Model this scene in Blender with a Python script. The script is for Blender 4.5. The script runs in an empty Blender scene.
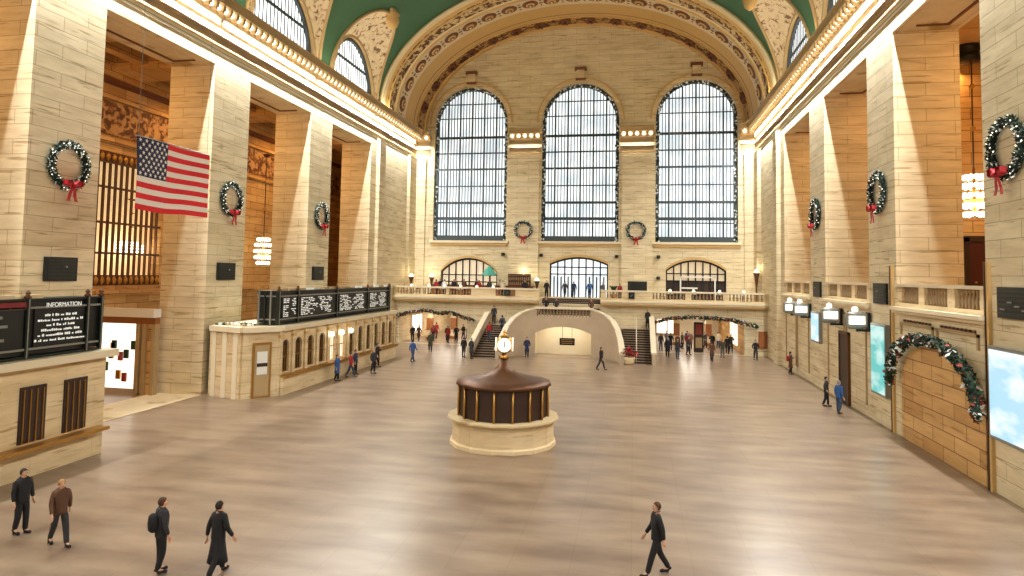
import bpy, bmesh, math, random
from mathutils import Vector, Matrix
random.seed(7)
PI = math.pi
C = bpy.context.scene.collection
XL, XR, XC = -24.28, 12.32, -5.98      # hall side wall planes and centre line
YE, YW = 70.0, -13.0                   # east (far) and west (behind the camera) walls
OW, PW, BAY = 8.07, 3.63, 11.70        # opening, pier, bay
HO, ZS = 19.3, 23.1                    # lintel height, vault springing
def n(k): return 26.0 + BAY*k          # near edge of opening k

# ---------------------------------------------------------------- materials
def lin(c):
    return tuple(((v/255)/12.92 if v/255 <= .04045 else ((v/255+.055)/1.055)**2.4) for v in c) + (1,)
MATS = {}
def newmat(name):
    m = bpy.data.materials.new(name); m.use_nodes = True
    nt = m.node_tree; b = nt.nodes['Principled BSDF']
    MATS[name] = m
    return m, nt, b
def N(nt, t, **kw):
    x = nt.nodes.new(t)
    for k, v in kw.items(): setattr(x, k, v)
    return x
def plain(name, rgb, rough=.6, metal=0, noise=.12, scale=6, emit=None, es=1, bump=0):
    m, nt, b = newmat(name)
    b.inputs['Roughness'].default_value = rough; b.inputs['Metallic'].default_value = metal
    col = lin(rgb)
    if noise:
        g = N(nt, 'ShaderNodeTexCoord'); nz = N(nt, 'ShaderNodeTexNoise'); nz.inputs['Scale'].default_value = scale; nz.inputs['Detail'].default_value = 4
        nt.links.new(g.outputs['Object'], nz.inputs['Vector'])
        mx = N(nt, 'ShaderNodeMix', data_type='RGBA')
        mx.inputs[6].default_value = tuple(c*(1-noise) for c in col[:3])+(1,); mx.inputs[7].default_value = tuple(min(1, c*(1+noise)) for c in col[:3])+(1,)
        nt.links.new(nz.outputs['Fac'], mx.inputs[0]); nt.links.new(mx.outputs[2], b.inputs['Base Color'])
        if bump:
            bp = N(nt, 'ShaderNodeBump'); bp.inputs['Strength'].default_value = bump; nt.links.new(nz.outputs['Fac'], bp.inputs['Height']); nt.links.new(bp.outputs[0], b.inputs['Normal'])
    else: b.inputs['Base Color'].default_value = col
    if emit:
        b.inputs['Emission Color'].default_value = lin(emit); b.inputs['Emission Strength'].default_value = es
    return m
def wallcoords(nt):
    """(along wall, height) in metres, picked by the face's direction"""
    g = N(nt, 'ShaderNodeNewGeometry'); sp = N(nt, 'ShaderNodeSeparateXYZ'); sn = N(nt, 'ShaderNodeSeparateXYZ')
    nt.links.new(g.outputs['Position'], sp.inputs[0]); nt.links.new(g.outputs['True Normal'], sn.inputs[0])
    ab = N(nt, 'ShaderNodeMath', operation='ABSOLUTE'); nt.links.new(sn.outputs[0], ab.inputs[0])
    gt = N(nt, 'ShaderNodeMath', operation='GREATER_THAN'); gt.inputs[1].default_value = .7; nt.links.new(ab.outputs[0], gt.inputs[0])
    mx = N(nt, 'ShaderNodeMix', data_type='FLOAT'); nt.links.new(gt.outputs[0], mx.inputs[0]); nt.links.new(sp.outputs[0], mx.inputs[2]); nt.links.new(sp.outputs[1], mx.inputs[3])
    cb = N(nt, 'ShaderNodeCombineXYZ'); nt.links.new(mx.outputs[0], cb.inputs[0]); nt.links.new(sp.outputs[2], cb.inputs[1])
    return cb, g
def stone(name, c1, c2, mortar, bw=2.5, rh=.62, msize=.018, rough=.7):
    m, nt, b = newmat(name); b.inputs['Roughness'].default_value = rough
    cb, g = wallcoords(nt)
    br = N(nt, 'ShaderNodeTexBrick'); br.inputs['Scale'].default_value = 1
    br.inputs['Color1'].default_value = lin(c1); br.inputs['Color2'].default_value = lin(c2); br.inputs['Mortar'].default_value = lin(mortar)
    br.inputs['Brick Width'].default_value = bw; br.inputs['Row Height'].default_value = rh; br.inputs['Mortar Size'].default_value = msize; br.inputs['Mortar Smooth'].default_value = .4
    nt.links.new(cb.outputs[0], br.inputs['Vector'])
    mp = N(nt, 'ShaderNodeMapping'); mp.inputs['Scale'].default_value = (.35, .35, 2.2); nt.links.new(g.outputs['Position'], mp.inputs[0])
    nz = N(nt, 'ShaderNodeTexNoise'); nz.inputs['Scale'].default_value = 1.1; nz.inputs['Detail'].default_value = 6; nz.inputs['Roughness'].default_value = .65
    nt.links.new(mp.outputs[0], nz.inputs['Vector'])
    rp = N(nt, 'ShaderNodeValToRGB'); rp.color_ramp.elements[0].position = .3; rp.color_ramp.elements[0].color = (.80, .75, .66, 1); rp.color_ramp.elements[1].position = .62; rp.color_ramp.elements[1].color = (1.06, 1.05, 1.04, 1)
    nt.links.new(nz.outputs['Fac'], rp.inputs[0])
    mx = N(nt, 'ShaderNodeMix', data_type='RGBA', blend_type='MULTIPLY'); mx.inputs[0].default_value = 1
    nt.links.new(br.outputs['Color'], mx.inputs[6]); nt.links.new(rp.outputs[0], mx.inputs[7])
    m2 = N(nt, 'ShaderNodeMapping'); m2.inputs['Scale'].default_value = (.55, .55, 7); nt.links.new(g.outputs['Position'], m2.inputs[0])
    n2 = N(nt, 'ShaderNodeTexNoise'); n2.inputs['Scale'].default_value = 1.0; n2.inputs['Detail'].default_value = 3; nt.links.new(m2.outputs[0], n2.inputs['Vector'])
    r2 = N(nt, 'ShaderNodeValToRGB'); e = r2.color_ramp.elements; e[0].position = .30; e[0].color = (.62, .54, .42, 1); e[1].position = .40; e[1].color = (1, 1, 1, 1); nt.links.new(n2.outputs['Fac'], r2.inputs[0])
    m3 = N(nt, 'ShaderNodeMix', data_type='RGBA', blend_type='MULTIPLY'); m3.inputs[0].default_value = 1
    nt.links.new(mx.outputs[2], m3.inputs[6]); nt.links.new(r2.outputs[0], m3.inputs[7]); nt.links.new(m3.outputs[2], b.inputs['Base Color'])
    return m
stone('limestone', (226, 213, 181), (218, 203, 168), (176, 156, 118))
stone('plain_limestone', (224, 205, 168), (218, 198, 158), (196, 174, 134), 2.6, .9, .01)
stone('aisle_stone', (216, 176, 116), (190, 146, 88), (124, 84, 42), 1.9, .62, .025)
def marble_floor():
    m, nt, b = newmat('marble_floor'); b.inputs['Roughness'].default_value = .3
    g = N(nt, 'ShaderNodeNewGeometry')
    mp = N(nt, 'ShaderNodeMapping'); mp.inputs['Scale'].default_value = (.25, .8, 1); nt.links.new(g.outputs['Position'], mp.inputs[0])
    nz = N(nt, 'ShaderNodeTexNoise'); nz.inputs['Scale'].default_value = 1.4; nz.inputs['Detail'].default_value = 7; nt.links.new(mp.outputs[0], nz.inputs['Vector'])
    rp = N(nt, 'ShaderNodeValToRGB'); e = rp.color_ramp.elements; e[0].position = .3; e[0].color = lin((118, 97, 80)); e[1].position = .7; e[1].color = lin((156, 136, 114))
    nt.links.new(nz.outputs['Fac'], rp.inputs[0])
    br = N(nt, 'ShaderNodeTexBrick'); br.offset = 0; br.inputs['Scale'].default_value = 1; br.inputs['Brick Width'].default_value = 1.5; br.inputs['Row Height'].default_value = 1.5; br.inputs['Mortar Size'].default_value = .012
    br.inputs['Color1'].default_value = (1, 1, 1, 1); br.inputs['Color2'].default_value = (.94, .93, .92, 1); br.inputs['Mortar'].default_value = (.84, .82, .78, 1)
    nt.links.new(g.outputs['Position'], br.inputs['Vector'])
    mx = N(nt, 'ShaderNodeMix', data_type='RGBA', blend_type='MULTIPLY'); mx.inputs[0].default_value = 1
    nt.links.new(rp.outputs[0], mx.inputs[6]); nt.links.new(br.outputs['Color'], mx.inputs[7]); nt.links.new(mx.outputs[2], b.inputs['Base Color'])
marble_floor()
def mottled(name, base, spots, scale=1.6, lo=.46, hi=.60, rough=.75, bump=.4, detail=8):
    """carved plaster: pale ground with painted relief in several colours"""
    m, nt, b = newmat(name); b.inputs['Roughness'].default_value = rough
    g = N(nt, 'ShaderNodeNewGeometry'); nz = N(nt, 'ShaderNodeTexNoise'); nz.inputs['Scale'].default_value = scale; nz.inputs['Detail'].default_value = detail; nz.inputs['Distortion'].default_value = .8
    nt.links.new(g.outputs['Position'], nz.inputs['Vector'])
    rp = N(nt, 'ShaderNodeValToRGB'); e = rp.color_ramp.elements
    e[0].position = lo; e[0].color = lin(spots[0]); e[1].position = hi; e[1].color = lin(base)
    for i, s in enumerate(spots[1:]):
        k = rp.color_ramp.elements.new(lo + (hi-lo)*(i+1)/(len(spots)+.5)); k.color = lin(s)
    nt.links.new(nz.outputs['Fac'], rp.inputs[0]); nt.links.new(rp.outputs[0], b.inputs['Base Color'])
    bp = N(nt, 'ShaderNodeBump'); bp.inputs['Strength'].default_value = bump; bp.inputs['Distance'].default_value = .2
    nt.links.new(nz.outputs['Fac'], bp.inputs['Height']); nt.links.new(bp.outputs[0], b.inputs['Normal'])
    return m
mottled('lunette_relief', (212, 196, 164), [(110, 86, 66), (172, 142, 112), (198, 172, 148)], 2.4, .36, .50)
mottled('arch_relief', (206, 184, 140), [(84, 56, 38), (146, 106, 72)], 2.2, .44, .55)
mottled('dark_relief', (176, 138, 84), [(62, 36, 26), (110, 68, 44)], 1.8, .40, .52)
mottled('frieze_relief', (186, 146, 96), [(92, 56, 34), (128, 84, 52)], 2.2, .42, .56)
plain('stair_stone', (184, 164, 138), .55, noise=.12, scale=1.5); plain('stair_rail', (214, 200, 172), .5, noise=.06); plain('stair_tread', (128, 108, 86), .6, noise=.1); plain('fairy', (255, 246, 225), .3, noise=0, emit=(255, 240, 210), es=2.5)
plain('arch_cream', (222, 206, 172), .7, noise=.06, scale=1)
plain('arch_gold', (204, 168, 108), .65, noise=.08, scale=1)
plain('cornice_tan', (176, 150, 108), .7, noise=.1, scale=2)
plain('cornice_stone', (228, 214, 184), .7, noise=.05, scale=2)
plain('cornice_shade', (150, 126, 92), .7, noise=.1, scale=3)  # darker copy of the cornice colour, paints shade onto bands and undersides
plain('vault_green', (58, 100, 72), .7, noise=.16, scale=.25)
plain('brown_paint', (110, 62, 36), .6, noise=.2, scale=1.5)
plain('bronze', (96, 62, 38), .45, .5, noise=.15)
plain('brass', (186, 140, 70), .35, .8, noise=.1)
plain('black_metal', (22, 24, 24), .45, .2, noise=.1)
plain('iron', (62, 70, 74), .5, .3, noise=.15)
plain('dark_green', (28, 38, 32), .4, .2, noise=.15)
plain('steel', (150, 152, 146), .35, .6, noise=.05)
plain('door_red', (74, 26, 20), .5, noise=.2)
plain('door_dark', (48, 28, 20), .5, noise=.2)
plain('wood', (150, 90, 46), .5, noise=.2, scale=3)
plain('white_paint', (232, 230, 222), .5, noise=.03)
plain('lunette_light', (240, 246, 250), .3, noise=0, emit=(236, 242, 246), es=1.6)
plain('bulb', (255, 250, 235), .3, noise=0, emit=(255, 246, 222), es=5)
plain('warm_glow', (255, 236, 200), .3, noise=0, emit=(255, 230, 180), es=3)
plain('shop_light', (255, 250, 240), .3, noise=0, emit=(255, 246, 228), es=1.3)
plain('bar_panes', (230, 205, 165), .4, noise=.3, emit=(244, 222, 192), es=.62)
plain('opal', (255, 250, 235), .3, noise=0, emit=(255, 250, 232), es=.8)
plain('upper_panes', (230, 205, 165), .4, noise=.1, emit=(238, 214, 176), es=.45)
plain('grille_light', (250, 226, 180), .3, noise=0, emit=(250, 216, 156), es=.6)
plain('lettering', (236, 238, 232), .5, noise=0, emit=(236, 238, 232), es=.45)
plain('red_panel', (120, 22, 26), .5, noise=.1)
plain('teal', (70, 160, 140), .6, noise=.15)
plain('plant', (34, 62, 34), .7, noise=.4, scale=20)
plain('fir', (26, 44, 36), .8, noise=.4, scale=8)
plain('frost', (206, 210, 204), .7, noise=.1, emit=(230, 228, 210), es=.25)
plain('red_ribbon', (178, 24, 34), .5, noise=.15, scale=3)
plain('flag_red', (216, 34, 44), .8, noise=.06); plain('flag_white', (236, 226, 216), .8, noise=.04); plain('flag_blue', (34, 40, 72), .8, noise=.08)
plain('skin', (206, 158, 126), .6, noise=.05)
plain('garland_red', (150, 60, 50), .7, noise=.3)
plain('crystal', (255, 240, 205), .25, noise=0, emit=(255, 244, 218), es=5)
def ad(name, c1, c2, es):
    m, nt, b = newmat(name); b.inputs['Roughness'].default_value = .3
    g = N(nt, 'ShaderNodeTexCoord'); mp = N(nt, 'ShaderNodeMapping'); mp.inputs['Scale'].default_value = (.6, .6, 1.3); nt.links.new(g.outputs['Object'], mp.inputs[0])
    nz = N(nt, 'ShaderNodeTexNoise'); nz.inputs['Scale'].default_value = .9; nz.inputs['Detail'].default_value = 3; nt.links.new(mp.outputs[0], nz.inputs['Vector'])
    rp = N(nt, 'ShaderNodeValToRGB'); e = rp.color_ramp.elements; e[0].position = .42; e[0].color = lin(c1); e[1].position = .58; e[1].color = lin(c2)
    nt.links.new(nz.outputs['Fac'], rp.inputs[0]); nt.links.new(rp.outputs[0], b.inputs['Emission Color']); b.inputs['Emission Strength'].default_value = es
    b.inputs['Base Color'].default_value = (.02, .02, .02, 1)
ad('screen_teal', (96, 200, 196), (205, 242, 236), 1.0)
ad('screen_blue', (176, 220, 240), (238, 248, 252), 1.1)
def clouded(name, c1, c2, es):
    m, nt, b = newmat(name); g = N(nt, 'ShaderNodeNewGeometry'); mp = N(nt, 'ShaderNodeMapping'); mp.inputs['Scale'].default_value = (.35, 1, .5); nt.links.new(g.outputs['Position'], mp.inputs[0])
    nz = N(nt, 'ShaderNodeTexNoise'); nz.inputs['Scale'].default_value = 1.2; nz.inputs['Detail'].default_value = 5; nt.links.new(mp.outputs[0], nz.inputs['Vector'])
    rp = N(nt, 'ShaderNodeValToRGB'); e = rp.color_ramp.elements; e[0].position = .38; e[0].color = lin(c1); e[1].position = .6; e[1].color = lin(c2)
    nt.links.new(nz.outputs['Fac'], rp.inputs[0]); nt.links.new(rp.outputs[0], b.inputs['Emission Color']); b.inputs['Emission Strength'].default_value = es; b.inputs['Base Color'].default_value = (.3, .33, .35, 1)
clouded('window_light', (206, 216, 220), (242, 246, 244), 1.3)
CLOTH = {}
for nm, c in dict(black=(24, 24, 28), navy=(30, 42, 74), blue=(44, 84, 140), grey=(88, 88, 90), olive=(62, 62, 42), brown=(88, 58, 40), red=(150, 34, 36), cream=(200, 186, 160), denim=(52, 66, 92), white=(214, 212, 206), charcoal=(46, 46, 50)).items():
    CLOTH[nm] = plain('cloth_'+nm, c, .85, noise=.15, scale=15)
for nm, c in dict(dark=(30, 20, 14), brown=(74, 46, 26), blond=(170, 132, 80), grey=(140, 136, 130)).items():
    CLOTH['hair_'+nm] = plain('hair_'+nm, c, .7, noise=.2, scale=30)

# ---------------------------------------------------------------- mesh helpers
class MB:
    def __init__(s): s.v = []; s.f = []; s.m = []; s.mats = []; s.sm = []
    def mi(s, mat):
        if mat not in s.mats: s.mats.append(mat)
        return s.mats.index(mat)
    def add(s, vs, fs, mat, smooth=False):
        b = len(s.v); s.v += [tuple(v) for v in vs]; k = s.mi(mat)
        for f in fs: s.f.append(tuple(b+i for i in f)); s.m.append(k); s.sm.append(smooth)
    def box(s, x0, x1, y0, y1, z0, z1, mat):
        s.add([(x, y, z) for z in (z0, z1) for y in (y0, y1) for x in (x0, x1)],
              [(0, 2, 3, 1), (4, 5, 7, 6), (0, 1, 5, 4), (2, 6, 7, 3), (0, 4, 6, 2), (1, 3, 7, 5)], mat)
    def sweep(s, prof, y0, y1, mat_list, fx, caps=True):
        """profile [(p,z)] pushed along y; fx(p)->x; mat_list per segment"""
        for i in range(len(prof)-1):
            (p0, z0), (p1, z1) = prof[i], prof[i+1]
            s.add([(fx(p0), y0, z0), (fx(p1), y0, z1), (fx(p1), y1, z1), (fx(p0), y1, z0)], [(0, 1, 2, 3)], mat_list if isinstance(mat_list, str) else mat_list[i])
        if caps:
            for y in (y0, y1): s.add([(fx(p), y, z) for p, z in prof], [tuple(range(len(prof)))], mat_list if isinstance(mat_list, str) else mat_list[0])
    def lathe(s, c, prof, mat, seg=12, smooth=True, sx=1, sy=1):
        vs = []
        for r, z in prof:
            for k in range(seg):
                a = 2*PI*k/seg; vs.append((c[0]+r*sx*math.cos(a), c[1]+r*sy*math.sin(a), c[2]+z))
        fs = []
        for i in range(len(prof)-1):
            for k in range(seg): fs.append((i*seg+k, i*seg+(k+1) % seg, (i+1)*seg+(k+1) % seg, (i+1)*seg+k))
        fs.append(tuple(range(seg))[::-1]); fs.append(tuple((len(prof)-1)*seg+k for k in range(seg)))
        s.add(vs, fs, mat, smooth)
    def tube(s, pts, r, mat, seg=6, smooth=True):
        pts = [Vector(p) for p in pts]; rs = r if isinstance(r, (list, tuple)) else [r]*len(pts); vs = []
        for i, p in enumerate(pts):
            d = (pts[min(i+1, len(pts)-1)]-pts[max(i-1, 0)]).normalized()
            u = d.cross(Vector((0, 0, 1)))
            if u.length < .01: u = d.cross(Vector((1, 0, 0)))
            u.normalize(); w = d.cross(u)
            for k in range(seg): a = 2*PI*k/seg; vs.append(p+u*rs[i]*math.cos(a)+w*rs[i]*math.sin(a))
        fs = [(i*seg+k, i*seg+(k+1) % seg, (i+1)*seg+(k+1) % seg, (i+1)*seg+k) for i in range(len(pts)-1) for k in range(seg)]
        fs.append(tuple(range(seg))[::-1]); fs.append(tuple((len(pts)-1)*seg+k for k in range(seg)))
        s.add(vs, fs, mat, smooth)
    def ball(s, c, r, mat, seg=8, rings=5, sz=1):
        s.lathe(c, [(r*max(.02, math.sin(PI*i/rings)), -r*sz*math.cos(PI*i/rings)) for i in range(rings+1)], mat, seg)
    def build(s, name, parent=None, loc=None):
        me = bpy.data.meshes.new(name); me.from_pydata(s.v, [], s.f); 
        for m in s.mats: me.materials.append(MATS[m])
        me.polygons.foreach_set('material_index', s.m); me.polygons.foreach_set('use_smooth', s.sm)
        bm = bmesh.new(); bm.from_mesh(me); bmesh.ops.recalc_face_normals(bm, faces=bm.faces); bm.to_mesh(me); bm.free(); me.update()
        o = bpy.data.objects.new(name, me); C.objects.link(o)
        if loc is not None: me.transform(Matrix.Translation(-Vector(loc))); o.location = loc
        if parent is not None:
            o.parent = parent
            if loc is None: me.transform(Matrix.Translation(-parent_loc(parent)))
        return o
def parent_loc(o):
    v = Vector(o.location)
    while o.parent is not None: o = o.parent; v = v + Vector(o.location)
    return v
def tag(o, label=None, cat=None, group=None, kind=None):
    for k, v in (('label', label), ('category', cat), ('group', group), ('kind', kind)):
        if v: o[k] = v
    return o
def thing(name, label, cat, loc, group=None):
    o = bpy.data.objects.new(name, None); o.empty_display_size = .2; C.objects.link(o); o.location = loc
    return tag(o, label, cat, group)
def one(name, mb, label, cat, group=None, loc=None): return tag(mb.build(name, loc=loc), label, cat, group)
def struct(name, mb, label=None, parent=None):
    o = mb.build(name, parent)
    if parent is None: tag(o, label, None, None, 'structure')
    return o
def copy_tree(o, parent=None):
    c = o.copy(); C.objects.link(c)
    if parent is not None: c.parent = parent
    for ch in [x for x in C.objects if x.parent == o]: copy_tree(ch, c)
    return c
def plate(name, outer, holes, t, mat, plane, at, parent=None, flip=1):
    """flat outline with holes, t thick. plane 'Y': (x,z) outline, front at y=at, going back. plane 'X': (y,z) outline, face at x=at, thickness towards flip"""
    cu = bpy.data.curves.new(name, 'CURVE'); cu.dimensions = '2D'; cu.fill_mode = 'BOTH'; cu.extrude = t/2
    for poly in [outer]+holes:
        sp = cu.splines.new('POLY'); sp.points.add(len(poly)-1)
        for i, (a, b) in enumerate(poly): sp.points[i].co = (a, b, 0, 1)
        sp.use_cyclic_u = True
    ob = bpy.data.objects.new(name+'_tmp', cu); C.objects.link(ob)
    dg = bpy.context.evaluated_depsgraph_get(); me = bpy.data.meshes.new_from_object(ob.evaluated_get(dg)); bpy.data.objects.remove(ob); bpy.data.curves.remove(cu)
    for v in me.vertices:
        a, b, c = v.co
        if plane == 'Y': v.co = (a, at+t/2-c, b)
        else: v.co = (at+flip*(t/2)+c, a, b)
    me.name = name; me.materials.clear(); me.materials.append(MATS[mat])
    bm = bmesh.new(); bm.from_mesh(me); bmesh.ops.remove_doubles(bm, verts=bm.verts, dist=1e-4); bmesh.ops.recalc_face_normals(bm, faces=bm.faces); bm.to_mesh(me); bm.free()
    for p in me.polygons: p.use_smooth = False
    o = bpy.data.objects.new(name, me); C.objects.link(o)
    if parent is not None: o.parent = parent; me.transform(Matrix.Translation(-parent_loc(parent)))
    return o
def rect(a0, a1, b0, b1): return [(a0, b0), (a1, b0), (a1, b1), (a0, b1)]
def arch(x0, x1, z0, zs, zt, k=24):
    """round or segmental arch outline: springs at zs, crown zt"""
    c, h = (x0+x1)/2, (x1-x0)/2; pts = [(x0, z0), (x1, z0)]
    for i in range(k+1): a = PI*i/k; pts.append((c+h*math.cos(a), zs+(zt-zs)*math.sin(a)))
    return pts
def segarch(x0, x1, z0, zs, zt, k=16):
    c, h, r = (x0+x1)/2, (x1-x0)/2, zt-zs; R = (h*h+r*r)/(2*r); pts = [(x0, z0), (x1, z0)]
    for i in range(k+1):
        x = h-2*h*i/k; pts.append((c+x, zt-R+math.sqrt(max(0, R*R-x*x))))
    return pts
def area(name, loc, rot, sx, sy, W, col=(1, 1, 1), spread=None):
    l = bpy.data.lights.new(name, 'AREA'); l.shape = 'RECTANGLE'; l.size = sx; l.size_y = sy; l.energy = W; l.color = col
    if spread: l.spread = spread
    o = bpy.data.objects.new(name, l); o.location = loc; o.rotation_euler = rot; C.objects.link(o); return o

# ---------------------------------------------------------------- camera
cd = bpy.data.cameras.new('camera'); cam = bpy.data.objects.new('camera', cd); C.objects.link(cam)
yaw, pitch, roll = 0.183858, 0.057539, -0.017331
f, py = 655.0, 236.937
Rz = Matrix.Rotation(yaw, 3, 'Z'); Rx = Matrix.Rotation(pitch, 3, 'X'); Ry = Matrix.Rotation(roll, 3, 'Y')
Rw = Rz @ Rx @ Ry                       # columns: right, forward, up
right, fwd, up = Rw.col[0], Rw.col[1], Rw.col[2]
M = Matrix((right, up, -fwd)).transposed()
cam.matrix_world = Matrix.Translation((0, 0, 7.2)) @ M.to_4x4()
cd.sensor_width = 36; cd.lens = f/1024*36; cd.shift_y = -(288-py)/1024; cd.clip_end = 500
bpy.context.scene.camera = cam

# ================================================================ THE SETTING
mb = MB(); mb.box(-60, 50, YW-1, 100, -.3, 0, 'marble_floor'); struct('floor', mb)
# side walls: piers, openings, lintel
for side, X, s in (('left', XL, -1), ('right', XR, 1)):
    holes = []
    for k in range(-3, 3):
        holes.append(rect(n(k), n(k)+OW, .02 if s < 0 else 6.05, HO))
    plate('wall_'+side, rect(YW, YE+.4, 0, 23.2), holes, 2.92, 'limestone', 'X', X, flip=s)
    o = bpy.data.objects['wall_'+side]; o['kind'] = 'structure'
    # soffit mouldings inside the openings
    mb = MB()
    for k in range(-3, 3):
        y0, y1 = n(k)+.75, n(k)+OW-.75; xa, xb = X+s*.75, X+s*2.2
        for (a0, a1, b0, b1) in ((xa, xb, y0, y0+.14), (xa, xb, y1-.14, y1), (xb-s*.14, xb, y0, y1)):
            mb.box(min(a0, a1), max(a0, a1), b0, b1, HO-.06, HO+.01, 'brown_paint')
    struct('trim_'+('1' if s < 0 else '2'), mb)
# cornices
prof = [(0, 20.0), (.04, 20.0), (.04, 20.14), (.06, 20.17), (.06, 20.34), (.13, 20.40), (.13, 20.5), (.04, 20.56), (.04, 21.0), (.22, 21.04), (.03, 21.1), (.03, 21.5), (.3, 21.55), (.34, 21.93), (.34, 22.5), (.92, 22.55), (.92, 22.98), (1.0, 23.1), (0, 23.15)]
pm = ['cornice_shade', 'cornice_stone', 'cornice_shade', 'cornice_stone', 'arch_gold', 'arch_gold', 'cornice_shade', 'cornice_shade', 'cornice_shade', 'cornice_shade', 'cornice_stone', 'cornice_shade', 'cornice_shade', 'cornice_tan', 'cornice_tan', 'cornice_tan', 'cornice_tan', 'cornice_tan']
for side, X, s, num in (('left', XL, -1, 3), ('right', XR, 1, 4)):
    fx = lambda p: X-s*p
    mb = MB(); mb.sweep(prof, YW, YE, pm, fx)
    tr = struct('trim_%d' % num, mb)
    # modillion blocks with bare bulbs between them
    md = MB(); bl = MB(); y = YW+.3; i = 0
    while y < YE-.4:
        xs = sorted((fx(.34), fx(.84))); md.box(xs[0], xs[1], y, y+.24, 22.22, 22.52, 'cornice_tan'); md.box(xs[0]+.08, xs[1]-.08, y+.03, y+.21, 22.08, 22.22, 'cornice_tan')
        bl.lathe((fx(.6), y+.44, 22.36), [(.06, .16), (.15, .09), (.18, -.02), (.14, -.15), (.04, -.2)], 'bulb', 8)
        y += .65
    struct('modillions', md, parent=tr)
    b = struct('bulb', bl, parent=tr); b['kind'] = 'stuff'; b['label'] = 'bare white bulbs between the modillions'
    for k in range(-3, 4):
        y0 = max(YW, n(k)-PW); y1 = min(YE, y0+BAY)
        area('cornice_lamp', (fx(.365), (y0+y1)/2, 21.49), (0, 0, 0), .07, y1-y0-.3, 2100, (.98, 1, .98))
        area('cross_fill', (fx(.74), (y0+y1)/2, 21.84), (0, -s*1.32, 0), .08, y1-y0-.5, 620, (.97, 1, .98), 1.2)  # added fill aimed across the hall to brighten the opposite pier faces
        area('cove_lamp', (fx(.55), (y0+y1)/2, 23.3), (PI, -s*.55, 0), .35, y1-y0-.4, 330, (1, .86, .60))
# short returns of the cornice on the east wall between the windows
EWX = [-17.85, -5.72, 6.38]; EHW = 4.15
j = 5
for xa, xb in ((XL+.05, -22.45), (-13.45, -9.95), (-1.45, 2.05), (10.75, XR-.05)):
    mb = MB()
    for i in range(len(prof)-1):
        (p0, z0), (p1, z1) = prof[i], prof[i+1]; q0, q1 = YE-p0*.75, YE-p1*.75
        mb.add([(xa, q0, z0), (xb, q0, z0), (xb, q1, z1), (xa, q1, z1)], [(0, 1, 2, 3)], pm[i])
    for x in (xa, xb): mb.add([(x, YE-p*.75, z) for p, z in prof], [tuple(range(len(prof)))], 'cornice_stone')
    tr = struct('trim_%d' % j, mb); j += 1
    md = MB(); bl = MB(); m_ = max(1, int((xb-xa)/.62)); stp = (xb-xa)/m_
    for i in range(m_+1):
        x = xa+i*stp; md.box(x-.1, x+.1, YE-.62, YE-.24, 22.1, 22.5, 'cornice_tan')
    for i in range(m_): bl.lathe((xa+(i+.5)*stp, YE-.42, 22.34), [(.05, .14), (.14, .08), (.17, -.02), (.13, -.14), (.03, -.18)], 'bulb', 8)
    struct('modillions', md, parent=tr); b = struct('bulb', bl, parent=tr); b['kind'] = 'stuff'
    area('cornice_lamp', ((xa+xb)/2, YE-.34, 21.47), (0, 0, 0), xb-xa-.1, .08, 45*(xb-xa)/3.5, (1, .95, .82))
# east wall with three tall windows and three arched doorways
NA = 48
def ell(A, B, k=NA, z0=ZS): return [(XC+A*math.cos(PI*i/k), z0+B*math.sin(PI*i/k)) for i in range(k+1)]
holes = [arch(c-EHW, c+EHW, 10.85, 23.9, 28.05) for c in EWX]
DOORS = [(-20.98, -14.6, 4.92, 7.45, 8.95), (-8.85, -2.62, 4.92, 8.45, 9.2), (3.32, 9.36, 4.92, 7.95, 9.05)]
holes += [segarch(*d) for d in DOORS]
outer = [(XL-.3, 4.3), (XR+.3, 4.3)] + [(XR+.3, 23.2)] + ell(18.6, 13.2) + [(XL-.3, 23.2)]
o = plate('wall_back', outer, holes, 1.3, 'limestone', 'Y', YE); o['kind'] = 'structure'
def ring(x, h, z0, zs, w, y, d, mat, mbx, k=28, legs=True):
    pts_i = [(x+h*math.cos(PI*i/k), zs+h*math.sin(PI*i/k)) for i in range(k+1)]; pts_o = [(x+(h+w)*math.cos(PI*i/k), zs+(h+w)*math.sin(PI*i/k)) for i in range(k+1)]
    if legs: pts_i = [(x+h, z0)]+pts_i+[(x-h, z0)]; pts_o = [(x+h+w, z0)]+pts_o+[(x-h-w, z0)]
    m_ = len(pts_i); vs = [(a, y, b) for a, b in pts_i]+[(a, y, b) for a, b in pts_o]+[(a, y+d, b) for a, b in pts_i]+[(a, y+d, b) for a, b in pts_o]
    fs = []
    for i in range(m_-1):
        fs += [(i, i+1, m_+i+1, m_+i), (i, 2*m_+i, 2*m_+i+1, i+1), (m_+i, m_+i+1, 3*m_+i+1, 3*m_+i), (2*m_+i, 2*m_+i+1, 3*m_+i+1, 3*m_+i)]
    fs += [(0, m_, 3*m_, 2*m_), (m_-1, 2*m_-1, 4*m_-1, 3*m_-1)]
    mbx.add(vs, fs, mat)
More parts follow.
